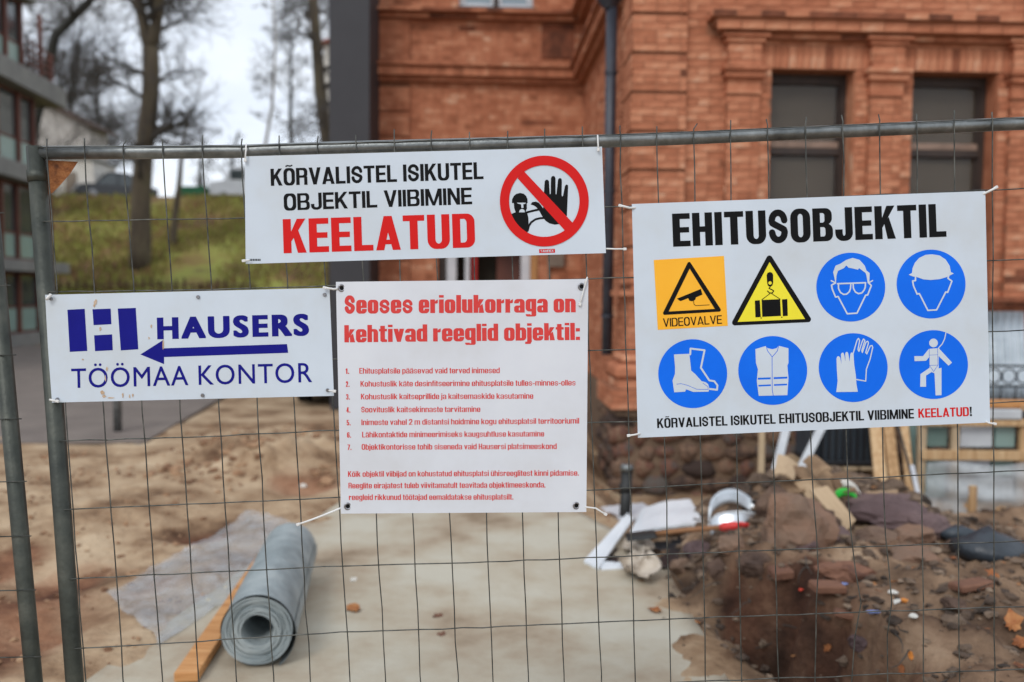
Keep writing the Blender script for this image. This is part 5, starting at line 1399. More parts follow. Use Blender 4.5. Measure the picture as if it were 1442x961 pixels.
# ------------------------------------------------------------------ vehicles
def vehicle(name, label, cat, loc, rz, L, W, H, paint, van=False):
    t = thing(name, label, cat, loc, rz)
    def P(nm, g_, m, p=None, sm_=False): return part(nm, g_, M[m], p or t, local=True, smooth=sm_)
    l = L/2; hb = H*.55; r_ = .32
    prof = [(-l+.08, .22), (-l+.02, .5), (-l+.05, hb*.82), (-l+.5, hb*.98), (l-.35, hb), (l-.03, hb*.92), (l, .5), (l-.1, .22)]
    if van: prof = [(-l+.05, .25), (-l, .6), (-l+.1, H*.5), (-l+.8, H*.58), (-l+1.2, H*.95), (-l+1.6, H), (l-.1, H), (l, H*.9), (l, .3)]
    def body(pf, ins):
        g_ = G(); n = len(pf); cz = sum(q[1] for q in pf)/n
        rings_ = []
        for y, k in ((-W/2, ins), (-W/2+.09, 0), (W/2-.09, 0), (W/2, ins)):
            rings_.append([Vector((x*(1-k*.25), y, cz+(z-cz)*(1-k))) for x, z in pf])
        V = [v for q in rings_ for v in q]; F = [tuple(range(n)), tuple(reversed(range(3*n, 4*n)))]
        for j in range(3):
            for i in range(n): F.append((j*n+i, (j+1)*n+i, (j+1)*n+(i+1) % n, j*n+(i+1) % n))
        return g_.add(V, F)
    bd = P('body', body(prof, .08), paint)
    if not van:
        cab = [(-l+.95, hb*.97), (-l+1.65, H*.97), (l-1.5, H), (l-.55, hb*.99)]
        g_ = G(); n = 4; V = []
        for y, k in ((-W/2+.08, 0), (-W/2+.24, 1), (W/2-.24, 1), (W/2-.08, 0)):
            pass
        lo_ = [(cab[0][0], cab[0][1]), (cab[3][0], cab[3][1])]; hi_ = [cab[1], cab[2]]
        V = [Vector((lo_[0][0], s_*(W/2-.07), lo_[0][1])) for s_ in (-1, 1)]+[Vector((lo_[1][0], s_*(W/2-.07), lo_[1][1])) for s_ in (-1, 1)]
        V += [Vector((hi_[0][0], s_*(W/2-.24), hi_[0][1]-.06)) for s_ in (-1, 1)]+[Vector((hi_[1][0], s_*(W/2-.24), hi_[1][1]-.06)) for s_ in (-1, 1)]
        g_.add(V, [(0,1,5,4), (3,2,6,7), (2,0,4,6), (1,3,7,5), (4,5,7,6)]); P('windows', g_, 'glass_dark')
        g_ = G(); g_.bbox((hi_[0][0], -W/2+.22, H-.09), (hi_[1][0], W/2-.22, H), .04); P('roof', g_, paint)
        for s_ in (-1, 1):
            for xa, za, xb, zb_ in ((lo_[0][0], lo_[0][1], hi_[0][0], H-.06), (lo_[1][0], lo_[1][1], hi_[1][0], H-.06), (0, hb, 0, H-.06)):
                P('pillar', G().tube([(xa, s_*(W/2-.065), za), (xb, s_*(W/2-.235), zb_)], .035, 6), paint)
    else:
        P('windscreen', G().prism([(-l+.8, H*.585), (-l+.83, H*.585), (-l+1.24, H*.94), (-l+1.19, H*.94)], -W/2+.12, W/2-.12), 'glass_dark')
        for s_ in (-1, 1): P('side_window', G().bbox((-l+1.15, s_*W/2-.012, H*.6), (-l+1.9, s_*W/2+.012, H*.88), .005), 'glass_dark')
    for x in (-l+.8, l-.8):
        for s_ in (-1, 1):
            w_ = P('wheel', G().tube([(x, s_*(W/2-.2), r_), (x, s_*(W/2-.01), r_)], r_, 20), 'tyre')
            P('rim', G().tube([(x, s_*(W/2-.1), r_), (x, s_*(W/2+.004), r_)], r_*.62, 14), 'rim', w_)
    for s_ in (-1, 1):
        P('headlight', G().bbox((-l-.005, s_*(W/2-.32)-.17, hb*.66), (-l+.12, s_*(W/2-.32)+.17, hb*.84), .03), 'lamp_glass')
        P('tail_light', G().bbox((l-.1, s_*(W/2-.2)-.1, hb*.6), (l+.01, s_*(W/2-.2)+.1, hb*.85), .02), 'red_rubber')
    P('bumper', G().bbox((-l-.03, -W/2+.05, .24), (-l+.25, W/2-.05, .46), .05), paint)
    P('grille', G().bbox((-l-.035, -.42, .3), (-l+.01, .42, .4), .01), 'black_plastic')
    P('number_plate', G().bbox((-l-.045, -.26, .42), (-l-.032, .26, .53), .002), 'white_paint')
    return t
cg = ground_hit(436, 573)
vehicle('parked_car', 'grey car parked on the dirt road half hidden behind the dark annex', 'car', (cg.x+.45, cg.y+2.1, T(cg.x, cg.y)), R(90+4), 4.3, 1.76, 1.46, 'car_grey')
k1 = at_y(158, 275, 47.5)
vehicle('parked_car', 'black car parked at the top of the slope left of the big tree', 'car', (k1.x, 47.8, 6.72), R(38), 4.2, 1.8, 1.55, 'car_black')
k2 = at_y(352, 275, 48)
vehicle('parked_van', 'white van at the top of the slope beside the KEELATUD board', 'van', (k2.x+.4, 48, 6.72), R(6), 4.8, 1.9, 1.95, 'car_white', True)
k3 = at_y(272, 276, 47)
dm = thing('waste_container', 'green metal waste container at the top of the slope', 'container', (k3.x, 47, 6.7))
part('bin_body', G().prism([(k3.x-.62, 6.66), (k3.x+.62, 6.66), (k3.x+.72, 7.36), (k3.x-.72, 7.36)], 46.6, 47.7), M['green_metal'], dm)
part('lid', G().bbox((k3.x-.76, 46.56, 7.362), (k3.x+.76, 47.74, 7.46), .02), M['green_metal'], dm)
for i in range(5): part('rib', G().box((k3.x-.58+i*.27, 46.55, 6.72), (k3.x-.54+i*.27, 46.6, 7.3)), M['green_metal'], dm)

# small bollard beside the road kerb
bp = ground_hit(166, 613)
bo = thing('bollard', 'grey steel post standing beside the road kerb', 'post', bp)
part('post_shaft', G().tube([bp-Vector((0, 0, .05)), bp+Vector((0, 0, 1.15))], .05, 14), M['galv'], bo, smooth=True)
part('base_plate', G().bbox((bp.x-.13, bp.y-.13, bp.z), (bp.x+.13, bp.y+.13, bp.z+.03), .01), M['galv'], bo)
part('cap', G().tube([bp+Vector((0, 0, 1.15)), bp+Vector((0, 0, 1.19))], [.055, .03], 14), M['galv'], bo)
# low log edging along the foot of the hill
for nm, i0, i1, lb in (('log_edging', 60, 360, 'row of short brown timber posts along the foot of the grassy slope'),):
    e0, e1 = ground_hit(62, 411), ground_hit(352, 409)
    t = thing(nm, lb, 'edging', (e0+e1)/2)
    n = 26
    for i in range(n):
        p = e0+(e1-e0)*i/(n-1); p.z = T(p.x, p.y)
        h = random.uniform(.2, .5)
        part('log', G().tube([p-Vector((0, 0, .3)), p+Vector((0, 0, h))], (.04+.03*random.random()), 8), M['log'], t)
    p0 = Vector((e0.x-.3, e0.y-.12, T(e0.x, e0.y)+.22)); p1 = Vector((e1.x+.3, e1.y-.12, T(e1.x, e1.y)+.22))
    part('rail', G().tube([p0, p1], .035, 6), M['log'], t)

# ------------------------------------------------------------------ trees
def tree(name, label, base, h, r0, seed, lean=(0, 0), bark='bark', fork=None, spread=1.0, dens=1.0, group=None, trunk_pts=None, bstart=.35, twigm='twig', droop=0.0, blen=.42, levels=3):
    rnd = random.Random(seed)
    t = thing(name, label, 'tree', base, group=group)
    tr = G(); cr_ = G()
    lean = Vector((lean[0], lean[1], 0))
    def trunk(p0, d, L, ra, rb, n=10):
        pts = []; rad = []; p = Vector(p0)
        for i in range(n+1):
            pts.append(p.copy()); rad.append(ra+(rb-ra)*i/n+(ra*.35*math.exp(-i*1.6) if p0[2] == base.z-.3 else 0))
            d = (d+Vector((rnd.gauss(0, .035), rnd.gauss(0, .035), 0))).normalized()
            p = p+d*L/n
        return pts, rad
    def branch(p, d, L, r, lev):
        n = 5 if lev == 1 else (4 if lev == 2 else 3)
        pts = [p.copy()]; dd = d.copy(); q = p.copy()
        for i in range(n):
            dd = (dd+Vector((rnd.gauss(0, .16), rnd.gauss(0, .16), rnd.gauss(.05-droop*.12, .14)))).normalized()
            q = q+dd*L/n; pts.append(q.copy())
        cr_.tube(pts, [max(.0075, r*(1-.8*i/n)) for i in range(n+1)], 5 if lev == 1 else 3, caps=False)
        if lev < levels+1:
            k = int((7 if lev == 1 else 6 if lev == 2 else 4)*dens)
            for j in range(k):
                f = rnd.uniform(.2, 1.0); i = min(n-1, int(f*n)); a = pts[i].lerp(pts[i+1], f*n-i)
                base_d = (pts[i+1]-pts[i]).normalized()
                side = Vector((rnd.gauss(0, 1), rnd.gauss(0, 1), rnd.gauss(.1, .8))).normalized()
                nd = (base_d*.75+side*.75).normalized()
                branch(a, nd, L*rnd.uniform(.42, .74), r*.5*(1-.5*f), lev+1)
    d0_ = (Vector((0, 0, 1))+lean).normalized()
    stems = []
    if trunk_pts:
        pts = [Vector(p) for p in trunk_pts]; rad = [r0*(1-.5*i/(len(pts)-1)) for i in range(len(pts))]
        stems.append((pts, rad))
    else:
        stems.append(trunk(Vector((base.x, base.y, base.z-.3)), d0_, (fork or 1.0)*h, r0, r0*(.75 if fork else .18)))
    if fork:
        top = stems[0][0][-1]
        for sx in (-1, 1):
            stems.append(trunk(top-Vector((0, 0, .1)), (Vector((sx*.30, rnd.uniform(-.2, .2), 1))+lean).normalized(), h*(1-fork), r0*.62, r0*.1))
    for si, (pts, rad) in enumerate(stems): tr.tube(pts, rad, 12)
    for si, (pts, rad) in enumerate(stems):
        n = len(pts)-1
        m = int((16 if not fork or si else 7)*dens)
        for j in range(m):
            f = rnd.uniform(bstart if si == 0 else .08, .98); i = min(n-1, int(f*n)); a = pts[i].lerp(pts[i+1], f*n-i)
            ang = rnd.uniform(0, 2*math.pi); up = rnd.uniform(.1, .9)
            d = Vector((math.cos(ang), math.sin(ang), up)).normalized()
            rr = rad[i]*rnd.uniform(.28, .5)
            branch(a, d, h*blen*.5*spread*rnd.uniform(.6, 1.2)*(1-.4*f), max(.015, rr), 1)
    part('trunk', tr, M[bark], t, smooth=True); part('crown', cr_, M[twigm], t)
    return t
b1 = ground_hit(197, 376)
tree('bare_tree', 'thick forked bare tree in the middle of the grassy slope', b1, 15.5, .43, 3, (.015, 0), 'bark', fork=.60, spread=1.15, dens=1.15)
b2 = ground_hit(243, 345)
tree('bare_tree', 'thin broken-topped bare tree just right of the thick forked one', b2, 6.6, .18, 8, (.0, 0), 'bark', bstart=.6, spread=.6, dens=.75)
def px_line(pts, y): return [at_y(px, py, y) for px, py in pts]
p3 = px_line([(470, 330), (464, 240), (459, 190), (450, 120), (446, 62), (441, 0), (436, -80), (430, -180)], 27)
tree('bare_tree', 'bare tree leaning behind the dark annex with drooping side branches', Vector((p3[0].x, 27, T(p3[0].x, 27))), 12, .24, 12, (0, 0), 'bark', trunk_pts=[Vector((p3[0].x+.1, 27, -.2))]+p3, spread=.9, dens=1.0, droop=1.0, bstart=.3)
p4 = px_line([(372, 215), (383, 150), (386, 100), (388, 50), (384, 0)], 44)
tree('birch_tree', 'slim pale birch above the left part of the KEELATUD board', Vector((p4[0].x-.2, 44, T(p4[0].x, 44))), 9.5, .09, 15, (0, 0), 'birch', trunk_pts=[Vector((p4[0].x-.3, 44, 6.0))]+p4, spread=.7, dens=.75, bstart=.3)
# behind the apartment block: a dark limb crosses the sky
p5 = px_line([(30, 300), (42, 200), (62, 120), (78, 50), (100, 28), (140, -12), (190, -60)], 40)
tree('bare_tree', 'dark leaning tree rising behind the apartment block', Vector((p5[0].x, 40, T(p5[0].x, 40))), 14, .3, 22, (0, 0), 'bark_dark', trunk_pts=[Vector((p5[0].x-.2, 40, 4))]+p5, spread=1.0, dens=1.2, bstart=.1)
GB = 'bare trees along the top of the hill'
for i, (px, d, h, lb) in enumerate(((98, 54, 13, 'dense bare tree on the hilltop beside the grey gabled house'), (150, 60, 13.5, 'wide bare tree on the hilltop behind the black car'), (282, 58, 7, 'small bare tree on the hilltop behind the green container'), (322, 52, 5.2, 'low twiggy bare tree on the hilltop beside the white van'), (415, 56, 12, 'tall bare tree on the hilltop left of the cream house'))):
    q = at_y(px, 275, d)
    tree('bare_tree', lb, Vector((q.x, d, 6.7)), h, .16+.006*h, 60+i, (0, 0), 'bark_dark', dens=1.25 if i in (0, 1) else .8, spread=1.2 if i in (0, 1) else .95, bstart=.2, group=None)
# grass tufts, ivy and leaf litter on the slope
g = G(); rnd = random.Random(9)
for _ in range(20000):
    px = rnd.uniform(60, 480); d = rnd.uniform(28.3, 46); x = (px-721)/1200*d; zt_ = T(x, d)
    if noise.noise(Vector((x*.35, d*.35, 2))) < rnd.uniform(-.5, .3): continue
    h = rnd.uniform(.06, .3); a = rnd.uniform(0, 3.14); w_ = rnd.uniform(.03, .09); dx, dy = math.cos(a)*w_, math.sin(a)*w_
    g.add([(x-dx, d-dy, zt_-.02), (x+dx, d+dy, zt_-.02), (x+rnd.uniform(-.08,.08), d+rnd.uniform(-.08,.08), zt_+h)], [(0, 1, 2)])
single('grass', g, M['grass_blade'], kind='stuff', label='tufts of green and brown grass on the slope under the trees', cat='grass')

# ------------------------------------------------------------------ things lying on the site
rnd = random.Random(31)
def gz(p, dz=0.0): return Vector((p.x, p.y, T(p.x, p.y)+dz))
# roll of grey foam film
ra = ground_hit(363, 944); rb = ground_hit(407, 822)
RR = .166; ra = Vector((ra.x, ra.y, .02)); rb = Vector((rb.x, rb.y, .03))
rax = (rb-ra).normalized(); rlen = (rb-ra).length+.08
rsd = Vector((rax.y, -rax.x, 0)).normalized(); rup = Vector((0, 0, 1))
roll = thing('film_roll', 'thick roll of grey foam film lying on the concrete path', 'roll', ra+rax*rlen*.5)
def rp(t, ang, r, sag=.0):
    c = ra+rax*t+rup*(RR+.004)
    return c+(rsd*math.cos(ang)+rup*math.sin(ang)*(1-sag))*r
g = G(); nA = 40; nT = 26
def rr(t, a):
    return RR*(1-.09*t/rlen)+.004*noise.noise(Vector((math.cos(a)*2, math.sin(a)*2, t*5)))+.003*math.sin(t*38)*max(0, math.sin(a+.5))
V = [rp(rlen*i/nT, 2*math.pi*k/nA, rr(rlen*i/nT, 2*math.pi*k/nA)) for i in range(nT+1) for k in range(nA)]
g.add(V, [(i*nA+k, i*nA+(k+1) % nA, (i+1)*nA+(k+1) % nA, (i+1)*nA+k) for i in range(nT) for k in range(nA)])
part('outer_layer', g, M['foam_roll'], roll, smooth=True)
# wound layers at both ends, each stepped a little
for end, sg in ((0, 1), (rlen, -1)):
    g = G()
    prof = []; r = .16 if end == 0 else .145; n = 7
    for i in range(n): 
        r0_ = r-(r-.072)*i/n; r1_ = r-(r-.072)*(i+.8)/n; o = rnd.uniform(-.012, .01)
        prof += [(r0_, o), (r1_, o), (r1_-.002, o+sg*.012)]
    prof += [(.070, sg*.0), (.066, sg*.45)]
    V = []; F = []
    for j, (r_, o) in enumerate(prof):
        for k in range(nA): V.append(rp(end+o, 2*math.pi*k/nA, r_+.002*math.sin(k*.6+j)))
    for j in range(len(prof)-1):
        for k in range(nA): F.append((j*nA+k, j*nA+(k+1) % nA, (j+1)*nA+(k+1) % nA, (j+1)*nA+k))
    g.add(V, F)
    part('wound_layers', g, M['foam_roll'], roll, smooth=False)
g = G()   # loose outer flap
V = []
for i in range(nT+1):
    for k in range(9):
        a = R(-62+k*9); V.append(rp(rlen*i/nT, a, rr(rlen*i/nT, a)+.004+.028*(1-k/8)))
g.add(V, [(i*9+k, i*9+k+1, (i+1)*9+k+1, (i+1)*9+k) for i in range(nT) for k in range(8)])
part('loose_flap', g, M['foam_roll'], roll, smooth=True)
# clear film pulled off the roll, lying over the soil
ck = [ground_hit(*p) for p in ((150, 838), (352, 728), (222, 915), (446, 772))]
def film(u, v):
    a = ck[0]*(1-u)+ck[1]*u; b = ck[2]*(1-u)+ck[3]*u
    p = a*(1-v)+b*v; q = Vector((p.x+.05*noise.noise(Vector((u*5, v*3, 1))), p.y+.05*noise.noise(Vector((u*4, v*4, 7))), 0))
    lift = .09*sm(.6, 1.0, u)*(1-abs(v-.5)*1.2)
    return Vector((q.x, q.y, max(T(q.x, q.y), .0)+.016+lift+.02*abs(noise.noise(Vector((u*9, v*6, 3))))+.008*noise.noise(Vector((u*25, v*9, 5)))))
g = G(); g.sheet(film, 70, 50)
single('plastic_film', g, M['film'], 'crumpled clear plastic film spread over the soil left of the foam roll', 'plastic film', smooth=True)
# pale strip left of the plank and the plank itself
def plank(name, label, cat, a, b, wd, th, m, parent=None, lift=.0, grp=None):
    a = Vector(a); b = Vector(b); d = (b-a); L = d.length; q = d.to_track_quat('X', 'Z').to_matrix().to_4x4()
    g_ = G(); g_.bbox((0, -wd/2, 0), (L, wd/2, th), .004, Matrix.Translation(a+Vector((0, 0, lift))) @ q)
    if parent: return part(name, g_, m, parent)
    return single(name, g_, m, label, cat, grp)
pa = ground_hit(262, 968); pb = ground_hit(395, 765)
plank('plank', 'long orange wooden plank lying along the left edge of the path', 'plank', (pa.x, pa.y, .022), (pb.x, pb.y, .03), .105, .045, M['plank'])

# ---- white boards, black lining, duct
def slab(name, label, cat, pts, th, m, grp=None, parent=None, curl=0.0, kind=None):
    """a bent board through 4 corners given in space, subdivided, with thickness"""
    a, b, c, d = [Vector(p) for p in pts]
    def fn(u, v):
        p = (a*(1-u)+b*u)*(1-v)+(d*(1-u)+c*u)*v
        return p+Vector((0, 0, curl*math.sin(u*math.pi)+.006*noise.noise(Vector((u*6, v*6, p.x*5)))))
    g_ = G(); g_.sheet(fn, 10, 6, th)
    if parent: return part(name, g_, m, parent, smooth=False)
    return single(name, g_, m, label, cat, grp)
def at_z(px, py, z):
    d = ray(px, py); return CPOS+d*((z-CAMZ)/d.z)
Y1 = 6.15
pw1 = [at_z(826, 795, .05), at_z(848, 797, .06), at_y(889, 731, 6.3), at_y(882, 722, 6.35)]
slab('white_board', 'narrow white board sloping down onto the path edge', 'board', [at_z(822, 790, .03), at_z(843, 800, .03), at_y(890, 733, 6.15), at_y(884, 722, 6.2)], .02, M['white_sheet'])
slab('white_board', 'large bright white board lying on the rubble beside the black pipe', 'board', [at_y(886, 752, 5.85), at_y(992, 738, 5.95), at_y(972, 703, 6.6), at_y(905, 716, 6.55)], .018, M['white_sheet'], curl=.02)
slab('white_board', 'short white strip on the path below the sloping board', 'board', [at_z(846, 802, .02), at_z(880, 800, .02), at_z(878, 792, .03), at_z(846, 791, .03)], .02, M['white_sheet'])
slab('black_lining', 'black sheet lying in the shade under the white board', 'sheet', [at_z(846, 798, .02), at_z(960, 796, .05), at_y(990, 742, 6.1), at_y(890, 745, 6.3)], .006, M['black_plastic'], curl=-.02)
slab('white_board', 'pale grey board lying flat behind the black pipe', 'board', [at_z(846, 742, -.05), at_z(925, 722, -.05), at_z(905, 708, -.08), at_z(846, 714, -.1)], .02, M['white_paint'])
# bent shiny duct
dc = at_y(1034, 722, 5.75); dcl = thing('metal_duct', 'bent shiny metal duct section lying on the rubble', 'duct', dc-Vector((0, 0, .12)))
def arc_sheet(c, rx, rz, a0, a1, y0, y1, tilt=0.0):
    def fn(u, v):
        a = R(a0+(a1-a0)*u)
        return Vector((c.x+rx*math.cos(a)+tilt*v, c.y+y0+(y1-y0)*v, c.z+rz*math.sin(a)-.06*v*0))
    g_ = G(); g_.sheet(fn, 22, 3, .006); return g_
def band(c, pts, wv, th=.006):
    P_ = [Vector(p) for p in pts]
    def fn(u, v):
        f = u*(len(P_)-1); i = min(len(P_)-2, int(f)); t_ = f-i
        p0 = P_[max(i-1, 0)]; p1 = P_[i]; p2 = P_[i+1]; p3 = P_[min(i+2, len(P_)-1)]
        q = .5*((2*p1)+(p2-p0)*t_+(2*p0-5*p1+4*p2-p3)*t_*t_+(3*p1-p0-3*p2+p3)*t_**3)
        return c+q+Vector(wv)*v
    g_ = G(); g_.sheet(fn, 30, 4, th); return g_
part('upper_hoop', band(dc, [(-.17, 0, -.02), (-.15, .05, .07), (-.07, .1, .125), (.03, .12, .135), (.12, .1, .09), (.18, .04, .02)], (-.01, -.05, -.085)), M['metal_duct'], dcl, smooth=True)
part('lower_hoop', band(dc, [(-.185, -.1, -.03), (-.14, -.12, .02), (-.04, -.14, .045), (.07, -.14, .04), (.16, -.11, .0), (.19, -.08, -.03)], (-.005, -.05, -.09)), M['metal_duct'], dcl, smooth=True)
part('seam_band', band(dc+Vector((0, -.006, .002)), [(-.185, -.1, -.03), (-.14, -.12, .02), (-.04, -.14, .045), (.07, -.14, .04), (.16, -.11, .0), (.19, -.08, -.03)], (-.0, -.004, -.012)), M['white_sheet'], dcl, smooth=True)
# dark bucket next to the duct
bk = at_y(1067, 735, 5.62); t = thing('bucket', 'dark grey bucket lying next to the shiny duct', 'bucket', bk-Vector((0, 0, .08)))
part('bucket_body', G().tube([bk+Vector((-.03, -.06, -.05)), bk+Vector((.05, .16, -.01))], [.088, .07], 18), M['black_pipe'], t, smooth=True)
part('rim', G().tube([bk+Vector((-.035, -.075, -.052)), bk+Vector((-.028, -.055, -.048))], [.094, .094], 18), M['black_plastic'], t)
# shovel: wooden handle with a red grip
sa = at_y(922, 752, 5.5); sb = at_y(1014, 743, 5.34); sc2 = at_y(1044, 740, 5.28)
t = thing('shovel', 'wooden shovel with a red grip lying across the rubble', 'shovel', sb)
blade_a = at_y(880, 757, 5.6)
part('handle', G().tube([sa, (sa+sb)/2+Vector((0, 0, .004)), sb], .017, 10), M['handle_wood'], t, smooth=True)
part('grip', G().tube([sb, sb.lerp(sc2, .2), sb.lerp(sc2, .7), sc2], [.02, .03, .028, .018], 12), M['red_rubber'], t, smooth=True)
part('grip_loop', G().tube([sc2+Vector((-.02, -.03, .02)), sc2+Vector((.03, -.03, .012)), sc2+Vector((.035, .03, -.02)), sc2+Vector((-.02, .03, -.01))], .012, 8), M['red_rubber'], t, smooth=True)
g = G(); g.sheet(lambda u, v: blade_a.lerp(sa, u)+Vector((0, (v-.5)*.2*(1-.2*abs(u-.5)), .02*math.cos((v-.5)*3))), 8, 8, .004); part('blade', g, M['black_pipe'], t, smooth=True)
# crumpled beige sack
def sack(u, v):
    a = at_z(878, 812, .03); b = at_z(922, 815, .06); c = at_y(915, 762, 5.75); d = at_y(878, 768, 5.75)
    p = (a*(1-u)+b*u)*(1-v)+(d*(1-u)+c*u)*v
    n_ = noise.noise_vector(Vector((u*3.2, v*4, 4)))*.09+noise.noise_vector(Vector((u*8, v*9, 8)))*.03
    return p+n_+Vector((0, -.05*math.sin(v*math.pi), .03))
g = G(); g.sheet(sack, 26, 30, .006); single('fabric_sack', g, M['fabric'], 'crumpled dirty beige cloth sack at the edge of the rubble', 'sack', smooth=True)
# black pipe standing in the trench
p0 = ground_hit(880, 735); pt_ = at_y(883, 655, p0.y+.0)
t = thing('drain_pipe', 'black standpipe with a grey cap standing in front of the stone base', 'pipe', gz(p0, -.3))
part('pipe', G().tube([Vector((pt_.x-.02, p0.y, T(p0.x, p0.y)-.3)), Vector((pt_.x, p0.y, pt_.z-.05))], .047, 18), M['black_pipe'], t, smooth=True)
part('cap', G().tube([Vector((pt_.x, p0.y, pt_.z-.05)), Vector((pt_.x, p0.y, pt_.z+.005))], [.055, .05], 18), M['galv'], t, smooth=True)
part('coupling', G().tube([Vector((pt_.x-.01, p0.y, pt_.z-.22)), Vector((pt_.x-.008, p0.y, pt_.z-.16))], .054, 18), M['black_pipe'], t, smooth=True)
# pile of sandstone chips at the wall corner
# ---- rocks of the mound (px centre, px width, px height, label, material)
ROCKS = [
 (1118, 740, 104, 84, 'biggest brown boulder on the left shoulder of the mound', 'rock'),
 (1092, 712, 60, 60, 'rounded brown rock above the biggest boulder', 'rock'),
 (1160, 738, 46, 36, 'reddish rock right of the biggest boulder', 'rock'),
 (1232, 715, 110, 52, 'broad purple rock right under the green scrap', 'rock_purple'),
 (1262, 728, 120, 40, 'long purple rock in the middle of the mound crest', 'rock_purple'),
 (1310, 742, 70, 40, 'purple rock at the right end of the crest', 'rock_purple'),
 (1170, 752, 50, 28, 'flat grey rock in front of the reddish rock', 'rock_purple'),
 (1125, 762, 48, 30, 'low grey rock under the biggest boulder', 'rock_purple'),
 (1230, 757, 60, 26, 'flat tan rock below the long purple rock', 'rock'),
 (1288, 757, 60, 30, 'tan rock below the right purple rock', 'rock'),
 (1290, 782, 90, 30, 'pale flat slab of stone across the middle of the mound', 'rock'),
 (1062, 798, 52, 44, 'pinkish round rock on the front slope', 'rock'),
 (1010, 802, 34, 30, 'small grey rock left of the pinkish one', 'rock'),
 (985, 775, 40, 24, 'dark rock near the shovel handle', 'rock_purple'),
 (1030, 765, 50, 26, 'brown rock under the red grip', 'rock'),
 (960, 800, 30, 22, 'small brown rock at the path edge', 'rock'),
 (1190, 806, 70, 26, 'flat brown stone on the front slope', 'brick_shard'),
 (1350, 770, 40, 26, 'brown rock near the black bag', 'rock'),
 (1345, 852, 40, 20, 'dull rock low on the right slope', 'rock'),
 (1210, 905, 36, 24, 'grey rock low in front of the dark cut', 'rock_purple'),
 (1180, 690, 50, 26, 'brown rock among the boards on top', 'rock'),
 (1150, 722, 40, 30, 'pink rock just under the boards', 'rock'),
]
for i, (px, py, w_, h_, lb, m) in enumerate(ROCKS):
    p = ground_hit(px, py+h_*.30); d = p.y
    rx = w_/FOC*d/2*1.12; rz = h_/FOC*d/2*1.2
    V, F = rock_mesh(rx, rx*.85, rz, 100+i, 3)
    a = rnd.uniform(0, 3)
    c = at_y(px, py, d+rx*.3)
    V = [Vector((v.x, v.y, v.z))+c for v in V]
    single('rock', (V, F), M[m], lb, 'rock')
# many nameless stones and clods: one loose spread each
g = G(); sh = G()
protos = [rock_mesh(1, random.Random(i).uniform(.45, .95), random.Random(i+50).uniform(.25, .7), 300+i, 1, .45) for i in range(14)]
def scatter(gg, n, box_, smin, smax, test, seed, power=2.5):
    r_ = random.Random(seed); k = 0
    while k < n:
        x = r_.uniform(box_[0], box_[1]); y = r_.uniform(box_[2], box_[3])
        if not test(x, y): k += .2; continue
        s_ = smin+(smax-smin)*r_.random()**power
        V, F = r_.choice(protos); a = r_.uniform(0, 6.3); ca, sa_ = math.cos(a)*s_, math.sin(a)*s_
        z_ = T(x, y)+s_*.15
        gg.add([(x+v.x*ca-v.y*sa_, y+v.x*sa_+v.y*ca, z_+v.z*s_*r_.uniform(.7, 1)) for v in V], F); k += 1
on_m = lambda x, y: x > mound_edge(y)-.06
scatter(g, 7500, (.6, 4.2, 2.2, 7.4), .004, .045, on_m, 1, 3.6)
scatter(g, 420, (1.2, 3.4, 5.2, 7.0), .02, .085, on_m, 2, 2)
scatter(g, 130, (1.7, 3.1, 5.5, 6.5), .04, .12, on_m, 21, 1.6)
scatter(g, 110, (1.1, 2.2, 4.7, 6.2), .025, .09, on_m, 22, 1.8)
scatter(g, 160, (1.5, 3.2, 3.4, 5.4), .02, .06, on_m, 23, 2.2)
single('rubble', g, M['pebble'], kind='stuff', label='loose stones and clods of earth covering the mound', cat='rubble')
g = G()
offp = lambda x, y: x < path_left(y)+.02 and noise.noise(Vector((x*1.3, y*1.3, 6))) > -.02 and min((Vector((x, y, 0))-RK0).dot(RKD), (Vector((x, y, 0))-RK0).dot(RKN)) < .3
scatter(g, 3000, (-5, -1.2, 3.0, 11), .004, .04, offp, 3, 4)
scatter(g, 300, (-3.4, -1.6, 7.6, 10), .015, .08, offp, 5, 2.4)
scatter(g, 160, (.3, 1.3, 5.2, 9), .008, .035, lambda x, y: x > path_right(y), 6)
single('soil_clods', g, M['soil_clod'] if 'soil_clod' in M else M['pebble'], kind='stuff', label='clods of brown soil scattered left of the path', cat='soil')
# bits of grit on the path
g = G(); scatter(g, 700, (-1.9, .95, 3.0, 9), .003, .014, lambda x, y: path_left(y)+.05 < x < path_right(y)-.05, 8)
single('grit', g, M['pebble'], kind='stuff', label='grit and crumbs of mortar on the concrete path', cat='grit')
# roots and twigs sticking out of the cut bank
g = G(); r_ = random.Random(77)
for _ in range(90):
    y = r_.uniform(3.1, 5.2); x = mound_edge(y)+r_.uniform(.0, 1.3); z_ = T(x, y)
    p = Vector((x, y, z_)); d = Vector((r_.uniform(-1, .6), r_.uniform(-1, .3), r_.uniform(-.2, .5))).normalized(); L = r_.uniform(.05, .22); pts = [p]
    for _k in range(4): d = (d+Vector((r_.gauss(0, .3), r_.gauss(0, .3), r_.gauss(-.1, .25)))).normalized(); pts.append(pts[-1]+d*L/4)
    g.tube(pts, [.004, .0035, .003, .002, .0015], 4)
single('roots', g, M['twig'], kind='stuff', label='thin roots and twigs sticking out of the dug bank', cat='roots')

